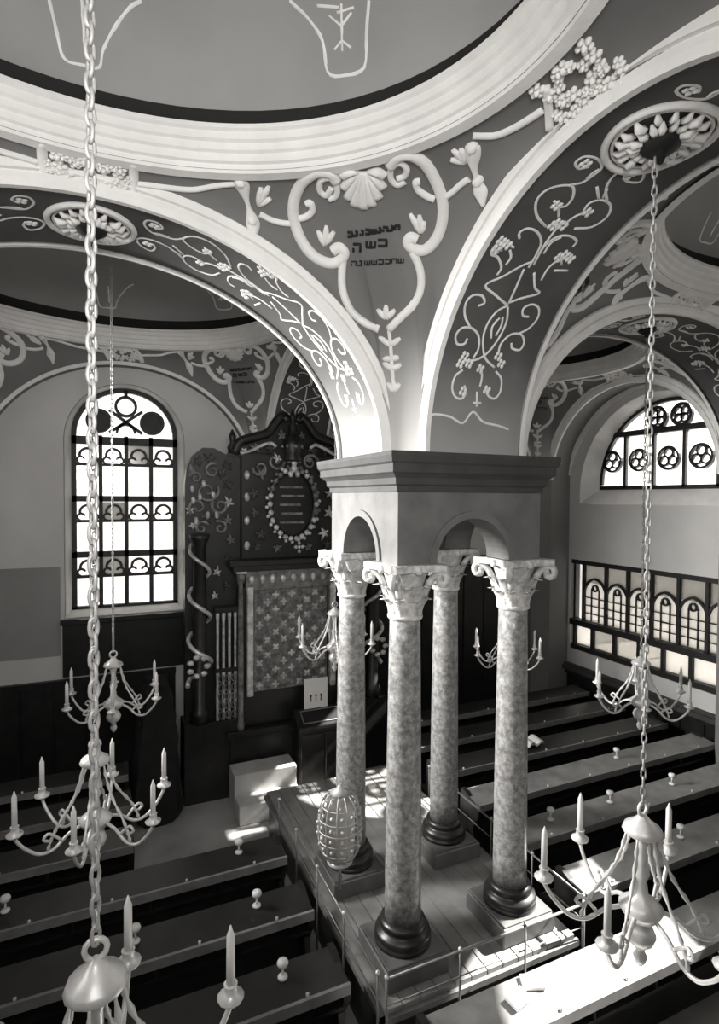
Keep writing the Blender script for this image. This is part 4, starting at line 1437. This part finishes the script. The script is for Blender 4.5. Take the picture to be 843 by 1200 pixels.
# papers and books
mb = MB()
for sg in (-1, 1):
    rows = [[(2.10+sg*0.055*q, 2.385+dy, DESKZ+0.020+0.014*math.sin(PI*q*0.9)+dy*0.09) for dy in (-0.04, 0.04)] for q in [i/5 for i in range(6)]]
    mb.grid(rows, True)
    mb.grid([[(p[0], p[1], p[2]-0.011) for p in r] for r in rows], True)
tag(mb.build('open_book', 'paper', origin=(2.10, 2.385, DESKZ)), 'open white book lying on a far desk right of the column', 'book')
for i, (x, y, r) in enumerate(((0.99, 1.165, 0.2), (1.06, 1.19, -0.4))):
    b_ = MB().box(-0.03+x, 0.03+x, y-0.02, y+0.02, DESKZ+0.004, DESKZ+0.015).build('prayer_book', 'paper', origin=(x, y, DESKZ), bevel=0.001)
    b_.rotation_euler = (0.088, 0, r)
    tag(b_, ['small pale book on the sunlit desk, left one beside the platform step', 'small pale book on the sunlit desk, right one of the pair'][i], 'book')

# ------------------------------------------------------------------ the carved ark at the end wall
XA, YA = 0.965, 3.05
ark = thing('ark', 'tall dark carved wooden ark with gilded door, oval wreath and scrolled wings', 'ark', (XA, YA+0.08, FLOOR))
def AB(x0, x1, y0, y1, z0, z1, name, material, par=None, bevel=0.003):
    return MB().box(XA+x0, XA+x1, y0, y1, z0, z1).build(name, material, par or ark, bevel=bevel)
def scroll_tubes(mb, cx, cz, r, a0, turns, y, w=0.010):
    pts = spiral(cx, cz, r, r*0.18, a0, turns, 16)
    mb.tube([(p[0], y, p[1]) for p in pts], [w*(1-0.5*i/16) for i in range(17)], 6)
AB(-0.36, 0.36, YA+0.02, YA+0.20, FLOOR, -1.30, 'base', 'wood_carved')
AB(-0.38, 0.38, YA, YA+0.20, -1.32, -1.285, 'base_moulding', 'wood_carved')
AB(-0.31, 0.31, YA+0.06, YA+0.20, -1.285, -0.50, 'body', 'wood_carved')
# door with carved grid
door = AB(-0.222, 0.212, YA+0.045, YA+0.065, -1.09, -0.52, 'door', 'gilt_dim')
for i in range(9):
    for j in range(13):
        x = -0.192+0.0468*i-0.0; z = -1.060+0.0425*j
        mb = MB()
        mb.blob((XA+x, YA+0.043, z), 0.013, 0.010, 0.013, n=6, m=4)
        for k in range(4):
            a = k*PI/2+(0.785 if (i+j) % 2 else 0)
            mb.blob((XA+x+0.014*math.cos(a), YA+0.044, z+0.014*math.sin(a)), 0.009, 0.006, 0.009, n=5, m=3)
        mb.build('carved_rosette', 'gilt' if (i*3+j*2) % 5 < 2 else 'gilt_dim', door)
for sx in (-1, 1):
    p = AB(sx*0.245-0.018, sx*0.245+0.018, YA+0.03, YA+0.065, -1.11, -0.50, 'door_pilaster', 'gilt')
    # slender columns
    mb = MB().lathe([(0.022, -1.285), (0.022, -1.25), (0.016, -1.235), (0.0165, -0.9), (0.013, -0.48), (0.022, -0.46), (0.026, -0.42)], (XA+sx*0.30, YA+0.03), 14)
    mb.build('column', 'gilt_dim', ark)
    AB(sx*0.30-0.03, sx*0.30+0.03, YA, YA+0.06, -0.42, -0.405, 'column_cap', 'gilt')
AB(-0.27, 0.27, YA+0.035, YA+0.07, -0.52, -0.40, 'frieze', 'gilt_dim')
for k in range(9):
    MB().blob((XA-0.24+0.06*k, YA+0.03, -0.458), 0.018, 0.012, 0.026, n=8, m=4).build('frieze_boss', 'gilt', ark)
AB(-0.35, 0.35, YA-0.01, YA+0.20, -0.405, -0.375, 'cornice', 'wood_carved')
AB(-0.37, 0.37, YA-0.03, YA+0.20, -0.375, -0.345, 'cornice', 'wood_carved')
# upper stage
AB(-0.29, 0.29, YA+0.05, YA+0.20, -0.345, 0.24, 'upper_panel', 'wood_carved')
for sx in (-1, 1):
    for zz in (-0.27, -0.13, 0.0, 0.12):
        MB().blob((XA+sx*0.262, YA+0.045, zz), 0.017, 0.012, 0.026, n=7, m=4).build('gilt_boss', 'gilt', ark)
wre = MB().tube([(XA+0.135*math.cos(2*PI*k/32), YA+0.04, -0.04+0.195*math.sin(2*PI*k/32)) for k in range(32)], 0.019, 7, True).build('oval_wreath', 'wood_carved', ark)
for k in range(26):
    a = 2*PI*k/26
    mb = MB()
    mb.blob((XA+0.137*math.cos(a), YA+0.022, -0.04+0.197*math.sin(a)), 0.017, 0.012, 0.017, n=6, m=4)
    mb.blob((XA+0.155*math.cos(a+0.08), YA+0.03, -0.04+0.215*math.sin(a+0.08)), 0.012, 0.008, 0.012, n=6, m=3)
    mb.build('wreath_leaf', 'gilt' if (k % 4 == 0 or PI < a < 1.85*PI) else 'gilt_dim', wre)
mb = MB()
for k in range(5):
    mb.box(XA-0.075+0.01*(k % 2), XA+0.07-0.012*(k % 3), YA+0.042, YA+0.05, -0.15+0.05*k, -0.138+0.05*k)
mb.build('tablet_lines', 'gilt_dim', wre)
mb = MB()
for dx, dz in ((0, 0), (0.02, 0), (-0.02, 0), (0, 0.022), (0, -0.024), (0, 0.045)):
    mb.blob((XA+0.035+dx, YA+0.03, -0.285+dz), 0.012, 0.010, 0.012, n=6, m=4)
mb.build('pendant', 'gilt', wre)
# pediment: broken scrolls and crown
for sx in (-1, 1):
    pts = [(0.33, 0.235), (0.30, 0.30), (0.22, 0.33), (0.14, 0.36), (0.09, 0.43), (0.05, 0.46), (0.03, 0.43)]
    mb = MB().tube(catmull([(XA+sx*a, YA+0.06, b) for a, b in pts], 4), 0.026, 7)
    mb.build('pediment_scroll', 'wood_carved', ark)
    poly = [(XA+sx*a, b) for a, b in ((0.0, 0.22), (0.36, 0.22), (0.33, 0.28), (0.24, 0.32), (0.14, 0.36), (0.08, 0.42), (0.0, 0.42))]
    MB().prism(poly if sx > 0 else poly[::-1], 'y', YA+0.08, YA+0.17).build('pediment_panel', 'wood_carved', ark)
    mb = MB()
    mb.tube(catmull([(XA+sx*a, YA+0.035, b) for a, b in ((0.30, 0.235), (0.24, 0.255), (0.18, 0.285), (0.13, 0.30), (0.10, 0.28))], 4), 0.010, 6)
    mb.build('gilt_spray', 'gilt', ark)
    MB().lathe([(0.02, 0.24), (0.03, 0.27), (0.012, 0.30), (0.022, 0.33), (0.004, 0.37)], (XA+sx*0.335, YA+0.08), 10).build('urn', 'wood_carved', ark)
    mb = MB()
    scroll_tubes(mb, XA+sx*0.10, 0.20, 0.05, 0, sx*1.3, YA+0.035, 0.009)
    scroll_tubes(mb, XA+sx*0.19, 0.16, 0.045, PI, -sx*1.3, YA+0.035, 0.009)
    mb.build('carved_scroll', 'gilt_dim', ark)
cr = MB().lathe([(0.055, 0.20), (0.06, 0.215), (0.045, 0.24), (0.06, 0.29), (0.05, 0.33), (0.02, 0.36), (0.03, 0.39), (0.012, 0.42), (0.02, 0.45), (0.003, 0.50)], (XA, YA+0.05), 14).build('crown', 'wood_carved', ark)
for k in range(8):
    a = 2*PI*k/8
    MB().blob((XA+0.06*math.cos(a), YA+0.05+0.06*math.sin(a), 0.285), 0.011, n=6, m=4).build('crown_jewel', 'gilt_dim', cr)
mb = MB()
for dx, dz, r in ((0, 0.13, 0.02), (-0.02, 0.10, 0.016), (0.02, 0.10, 0.016), (0.0, 0.165, 0.018), (-0.03, 0.18, 0.013), (0.03, 0.18, 0.013)):
    mb.blob((XA+dx, YA+0.02, dz+0.03), r, r*0.8, r*1.3, n=7, m=4)
mb.build('palmette', 'gilt', ark)
# wings
for sx in (-1, 1):
    poly = [(0.29, -1.22), (0.585, -1.22), (0.585, 0.06), (0.575, 0.15), (0.545, 0.22), (0.49, 0.265), (0.43, 0.265), (0.37, 0.235), (0.29, 0.215)]
    pl_ = [(XA+sx*a, b) for a, b in poly]
    wing = MB().prism(pl_ if sx > 0 else pl_[::-1], 'y', YA+0.10, YA+0.17).build('wing', 'wood_carved', ark)
    AB(min(sx*0.28, sx*0.60), max(sx*0.28, sx*0.60), YA+0.03, YA+0.20, FLOOR, -1.22, 'wing_base', 'wood_carved')
    mb = MB()
    for (a, b, r, st_, tn) in ((0.47, 0.03, 0.065, 0.5, 1.4), (0.40, -0.05, 0.05, 2.5, -1.3), (0.52, -0.06, 0.05, 4.0, 1.2), (0.44, 0.14, 0.045, 1.0, -1.2), (0.53, 0.10, 0.035, 3.0, 1.2), (0.50, -0.17, 0.04, 0.3, -1.2), (0.40, -0.17, 0.04, 2.2, 1.2)):
        scroll_tubes(mb, XA+sx*a, b, r, st_, sx*tn, YA+0.085, 0.011)
    mb.build('foliage_scroll', 'gilt_dim', wing)
    for (a, b) in ((0.49, 0.07), (0.44, 0.01), (0.51, 0.0), (0.545, -0.02), (0.55, 0.04), (0.42, -0.10), (0.47, -0.10), (0.53, -0.13)):
        MB().blob((XA+sx*a, YA+0.075, b), 0.013, 0.009, 0.022, n=6, m=4).build('gilt_leaf', 'gilt', wing)
    # twisted vine column
    MB().lathe([(0.05, -1.22), (0.05, -1.16), (0.035, -1.14), (0.038, -0.6), (0.032, -0.26), (0.05, -0.23), (0.055, -0.20)], (XA+sx*0.515, YA+0.06), 14).build('vine_column', 'wood_carved', wing)
    pts = []
    for k in range(61):
        q = k/60; a = q*2*PI*3.2
        r = 0.062-0.012*q
        pts.append((XA+sx*(0.515+r*math.cos(a)), YA+0.06+r*math.sin(a), -1.02+0.78*q))
    MB().tube(pts, [0.014-0.005*i/60 for i in range(61)], 6).build('vine', 'gilt', wing)
    mb = MB()
    for k in range(7):
        a = 2*PI*k/7
        mb.blob((XA+sx*0.53+0.045*math.cos(a), YA+0.0, -0.90+0.05*math.sin(a)), 0.020, 0.012, 0.016, n=6, m=4)
    mb.build('flower_wreath', 'gilt', wing)
    # colonnettes and lower balustrade
    for k in range(4):
        x = 0.325+0.032*k
        MB().lathe([(0.010, -1.22), (0.008, -1.16), (0.011, -1.10), (0.007, -1.02), (0.011, -0.96), (0.0075, -0.92), (0.008, -0.68), (0.011, -0.65), (0.011, -0.63)], (XA+sx*x, YA+0.05), 8).build('colonnette', 'gilt', wing)
    AB(min(sx*0.305, sx*0.44), max(sx*0.305, sx*0.44), YA+0.03, YA+0.09, -0.955, -0.935, 'colonnette_rail', 'wood_carved', wing)
    AB(min(sx*0.305, sx*0.44), max(sx*0.305, sx*0.44), YA+0.03, YA+0.09, -0.63, -0.60, 'colonnette_rail', 'wood_carved', wing)
# loose acanthus carving over the dark boards
def acanthus(x, z, r, a, y, par, material):
    mb = MB()
    for k, (da, l) in enumerate(((-1.5, 0.6), (-0.6, 0.85), (0.1, 1.25), (0.7, 0.8), (1.6, 0.5))):
        c_, s_ = math.cos(a+da), math.sin(a+da)
        pts = [(x+r*l*q*c_-r*0.25*q*q*s_*da, y-0.012*math.sin(PI*q)-0.003, z+r*l*q*s_+r*0.25*q*q*c_*da) for q in (0.0, 0.3, 0.6, 0.85, 1.0)]
        mb.tube(pts, [r*0.13, r*0.20, r*0.20, r*0.13, r*0.03], 5)
    mb.build('carved_leaf', material, par)
_ra = random.Random(21)
for sx in (-1, 1):
    for (a, z, rr, an) in ((0.19, 0.12, 0.045, 2.2), (0.22, 0.03, 0.040, -1.2), (0.215, -0.10, 0.042, 1.3), (0.19, -0.20, 0.045, -2.0), (0.20, -0.28, 0.035, 0.3), (0.10, -0.29, 0.035, 2.8),
                           (0.12, 0.27, 0.045, 1.0), (0.20, 0.27, 0.04, 0.4), (0.06, 0.34, 0.04, 1.6), (0.27, 0.25, 0.035, 0.0), (0.09, 0.21, 0.035, 1.2)):
        acanthus(XA+sx*a, z, rr, an if sx > 0 else PI-an, YA+(0.048 if z < 0.22 else 0.072), ark, _ra.choice(('gilt', 'gilt_dim', 'gilt_dark', 'gilt_dark')))
    for (a, z, rr, an) in ((0.36, 0.16, 0.04, 1.5), (0.36, 0.06, 0.04, 1.9), (0.35, -0.04, 0.04, 1.2), (0.36, -0.14, 0.04, 1.7), (0.34, -0.25, 0.04, 1.5), (0.55, 0.14, 0.035, 1.4), (0.56, -0.08, 0.035, 1.6), (0.45, 0.20, 0.04, 0.8), (0.52, 0.18, 0.035, 2.0), (0.46, -0.12, 0.04, 0.4), (0.55, -0.16, 0.03, 2.4), (0.40, 0.12, 0.04, 2.5), (0.36, -0.36, 0.035, 1.5), (0.42, -0.42, 0.035, 1.9), (0.36, -0.50, 0.035, 1.3), (0.43, -0.55, 0.03, 1.6)):
        acanthus(XA+sx*a, z, rr, an if sx > 0 else PI-an, YA+0.098, ark, _ra.choice(('gilt', 'gilt_dim', 'gilt_dark', 'gilt_dark')))
    # pierced lower balustrade panel
    for i in range(3):
        for j in range(5):
            x_, z_ = XA+sx*(0.335+0.034*i), -1.19+0.05*j
            MB().tube([(x_+0.014*math.cos(2*PI*k/8), YA+0.035, z_+0.020*math.sin(2*PI*k/8)) for k in range(8)], 0.004, 5, True).build('pierced_ring', 'gilt_dim', ark)
# steps before the ark
stp = thing('ark_steps', 'low pale steps on the floor before the ark', 'steps', (0.75, 2.92, FLOOR))
MB().box(0.595, 0.93, 2.90, 3.045, FLOOR, -1.45).build('step', 'step_board', stp, bevel=0.004)
MB().box(0.595, 0.93, 2.78, 2.90, FLOOR, -1.55).build('step', 'step_board', stp, bevel=0.004)

# prayer lectern with white sheet
lec = thing('lectern', 'dark wooden prayer lectern with sloping top before the ark', 'lectern', (1.10, 3.0, FLOOR))
MB().box(0.955, 1.255, 2.935, 3.03, FLOOR, -1.285).build('cabinet', 'wood_dark', lec, bevel=0.003)
MB().prism([(2.915, -1.285), (3.035, -1.285), (3.035, -1.20), (3.02, -1.20), (2.915, -1.265)], 'x', 0.945, 1.265).build('sloping_top', 'wood_dark', lec, bevel=0.003)
for x0_ in (0.965, 1.11):
    MB().box(x0_, x0_+0.135, 2.928, 2.936, FLOOR+0.05, -1.31).build('door', 'wood_carved', lec, bevel=0.003)
mb = MB()
for p, q in (((0.985, 2.935), (1.225, 2.935)), ((1.225, 2.935), (1.225, 3.005)), ((1.225, 3.005), (0.985, 3.005)), ((0.985, 3.005), (0.985, 2.935))):
    zf = lambda y: -1.262+(y-2.915)*0.619
    mb.tube([(p[0], p[1], zf(p[1])), (q[0], q[1], zf(q[1]))], 0.004, 5)
mb.build('inlay_line', 'wood_edge', lec)
sh = MB().box(1.01, 1.15, 3.012, 3.018, -1.20, -1.03)
shb = sh.build('prayer_sheet', 'paper', origin=(1.08, 3.015, -1.20))
tag(shb, 'bright white framed prayer sheet standing on the lectern', 'sheet')
for dx in (-0.03, 0.0, 0.03):
    mb = MB()
    mb.tube([(1.08+dx, 3.0105, -1.16), (1.08+dx, 3.0105, -1.13)], 0.003, 5)
    mb.blob((1.08+dx, 3.0105, -1.128), 0.006, 0.002, 0.008, n=6, m=4)
    mb.build('printed_mark', 'ink', shb)

# high-backed chair under a black cover
ch = thing('draped_chair', 'tall chair under a black cloth left of the ark', 'chair', (0.26, 3.15, FLOOR))
MB().box(0.18, 0.30, 3.19, 3.22, FLOOR, -0.965).build('backrest', 'wood_dark', ch, bevel=0.006)
MB().box(0.15, 0.315, 3.08, 3.22, -1.52, -1.48).build('seat', 'wood_dark', ch)
for x, y in ((0.16, 3.09), (0.305, 3.09), (0.16, 3.21), (0.305, 3.21)):
    MB().box(x-0.01, x+0.01, y-0.01, y+0.01, FLOOR, -1.48).build('leg', 'wood_dark', ch)
mb = MB()
prof = [(0.19, -0.985), (0.29, -0.985), (0.315, -1.10), (0.33, -1.22), (0.335, -1.40), (0.335, FLOOR+0.03), (0.12, FLOOR+0.03), (0.125, -1.30), (0.15, -1.08)]
P_ = catmull([(a, 0, b) for a, b in prof], 5, closed=True)
rows = []
for y, sc in ((3.045, 0.88), (3.06, 0.96), (3.10, 1.0), (3.18, 1.0), (3.23, 0.97)):
    rows.append([(0.25+(p[0]-0.25)*sc+0.004*math.sin(i*1.7), y-(0.10*max(0, min(1, (-1.15-p[2])/0.35)) if sc < 1 and y < 3.1 else 0), FLOOR+0.02+(p[2]-FLOOR-0.02)*(0.93+0.07*sc if sc < 1 else 1)) for i, p in enumerate(P_+P_[:1])])
mb.grid(rows, True)
mb.add([rows[0][k] for k in range(len(P_))], [list(range(len(P_)))]); mb.add([rows[-1][k] for k in range(len(P_))], [list(range(len(P_)))[::-1]])
mb.build('cover', 'cloth_black', ch)

# ------------------------------------------------------------------ chandeliers
def make_chandelier(label):
    # built about (0,0,0) = hanging eye of the crown; bottom about -0.31
    t = thing('chandelier', label, 'chandelier', (0, 0, 0), 'brass candle chandeliers hung on chains')
    MB().lathe([(0.004, 0.012), (0.010, 0.006), (0.018, -0.004), (0.036, -0.016), (0.040, -0.026), (0.030, -0.034), (0.012, -0.040)][::-1], n=14).build('crown', 'brass', t)
    MB().tube([(0.014*math.cos(2*PI*k/12), 0, 0.022+0.014*math.sin(2*PI*k/12)) for k in range(12)], 0.004, 5, True).build('hanging_eye', 'brass', t)
    MB().lathe([(0.003, -0.315), (0.010, -0.306), (0.014, -0.294), (0.008, -0.282), (0.012, -0.272), (0.024, -0.262), (0.030, -0.246), (0.024, -0.230), (0.014, -0.222), (0.030, -0.210), (0.040, -0.196), (0.044, -0.186), (0.030, -0.174), (0.014, -0.160), (0.010, -0.13), (0.016, -0.115), (0.010, -0.10), (0.009, -0.06), (0.014, -0.045), (0.008, -0.03)], n=16).build('baluster', 'brass', t)
    for k in range(6):
        a = 2*PI*(k+0.28)/6
        c, s_ = math.cos(a), math.sin(a)
        pts = [(0.036, -0.192), (0.070, -0.205), (0.105, -0.232), (0.140, -0.232), (0.172, -0.205), (0.190, -0.180), (0.196, -0.166)]
        arm = MB().tube(catmull([(r*c, r*s_, z) for r, z in pts], 3), 0.0046, 6).build('arm', 'brass', t)
        cu = [(0.085, -0.216), (0.105, -0.196), (0.120, -0.186), (0.130, -0.198), (0.118, -0.206)]
        MB().tube(catmull([(r*c, r*s_, z) for r, z in cu], 3), 0.004, 5).build('curl', 'brass', arm)
        MB().lathe([(0.004, -0.172), (0.009, -0.166), (0.019, -0.160), (0.021, -0.156), (0.010, -0.152), (0.0095, -0.138), (0.011, -0.136)], (0.196*c, 0.196*s_), 12).build('drip_pan', 'brass', arm)
        MB().lathe([(0.0070, -0.150), (0.0064, -0.060), (0.0038, -0.054), (0.0010, -0.044)], (0.196*c, 0.196*s_), 10).build('candle', 'wax', arm)
        ro = [(0.030, -0.026), (0.040, -0.070), (0.060, -0.120), (0.094, -0.170), (0.112, -0.205), (0.120, -0.231)]
        rp = catmull([(r*math.cos(a), r*math.sin(a), z) for r, z in ro], 3)
        MB().tube(rp, [0.0052 if (i_ % 2 == 0 and 0 < i_ < len(rp)-1) else 0.0024 for i_ in range(len(rp))], 6).build('stay_rod', 'brass', t)
    return t
proto = make_chandelier('candle chandelier hanging under the left arch before the dark pews')
def chain_mesh(link, pitch, wire, z0, z1, parent, split):
    n = int((z1-z0)/pitch)+1
    p = (z1-z0)/n
    def ring(c, rot):
        pts = []
        for k in range(12):
            a = 2*PI*k/12
            x, z = wire*2.1*math.cos(a), link*math.sin(a)
            pts.append((x*math.cos(rot), x*math.sin(rot), c+z))
        return pts
    o0 = ORIG[parent.name]
    if split:
        for rot in (0, 1):
            first = None
            for k in range(rot, n, 2):
                zc = z0+p*(k+0.5)
                if first is None:
                    first = MB().tube([(q[0]+o0[0], q[1]+o0[1], q[2]+o0[2]+zc) for q in ring(0, 0.5+rot*PI/2)], wire, 5, True).build('chain_link', 'iron', parent, origin=(o0[0], o0[1], o0[2]+zc))
                else:
                    c = first.copy(); COL.objects.link(c); c.location = (0, 0, zc*S)
    else:
        mb = MB()
        for k in range(n):
            zc = z0+p*(k+0.5)
            mb.tube([(q[0]+o0[0], q[1]+o0[1], q[2]+o0[2]) for q in ring(zc, 0.5+(k % 2)*PI/2)], wire, 4, True)
        mb.build('chain', 'iron', parent)
domez = 0.885+0.36
CH = [
    ((XL, YP, -0.716), ZS+RISE-0.05, 'candle chandelier hanging under the left arch before the dark pews', 0.3),
    ((XL+0.018, YN-0.02, -0.618), domez, 'nearest candle chandelier cut by the lower left picture edge', 0.0),
    ((XP-0.015, YN, -0.672), ZS+RISE-0.05, 'candle chandelier over the sunlit desk at lower right', 0.1),
    ((XR, YP, -0.690), ZS+RISE-0.05, 'candle chandelier in front of the gallery screen', 0.5),
    ((0.02, YFAR, -0.700), domez, 'dim candle chandelier below the tall arched window', 0.2),
    ((XP, YFAR, -0.56), ZS+RISE-0.05, 'candle chandelier before the ark door, half behind the left column', 0.0),
    ((XR, YFAR, -0.735), domez, 'candle chandelier half hidden behind the right column', 0.7),
]
for i, (pos, zt, lb, rot) in enumerate(CH):
    if i == 0: continue
    c = dup(proto, None, pos, rot, lb)
    c.rotation_euler = (0, 0, 0)
    chain_mesh(0.0135 if i == 1 else 0.0125, 0.0205 if i == 1 else 0.019, 0.0027 if i == 1 else 0.0021, 0.030, zt-pos[2], c, i == 1)
    c.rotation_euler = (0, 0, rot)
pos, zt, lb, rot = CH[0]
proto.location = TW(pos); ORIG[proto.name] = pos
chain_mesh(0.0125, 0.019, 0.0021, 0.030, zt-pos[2], proto, False)
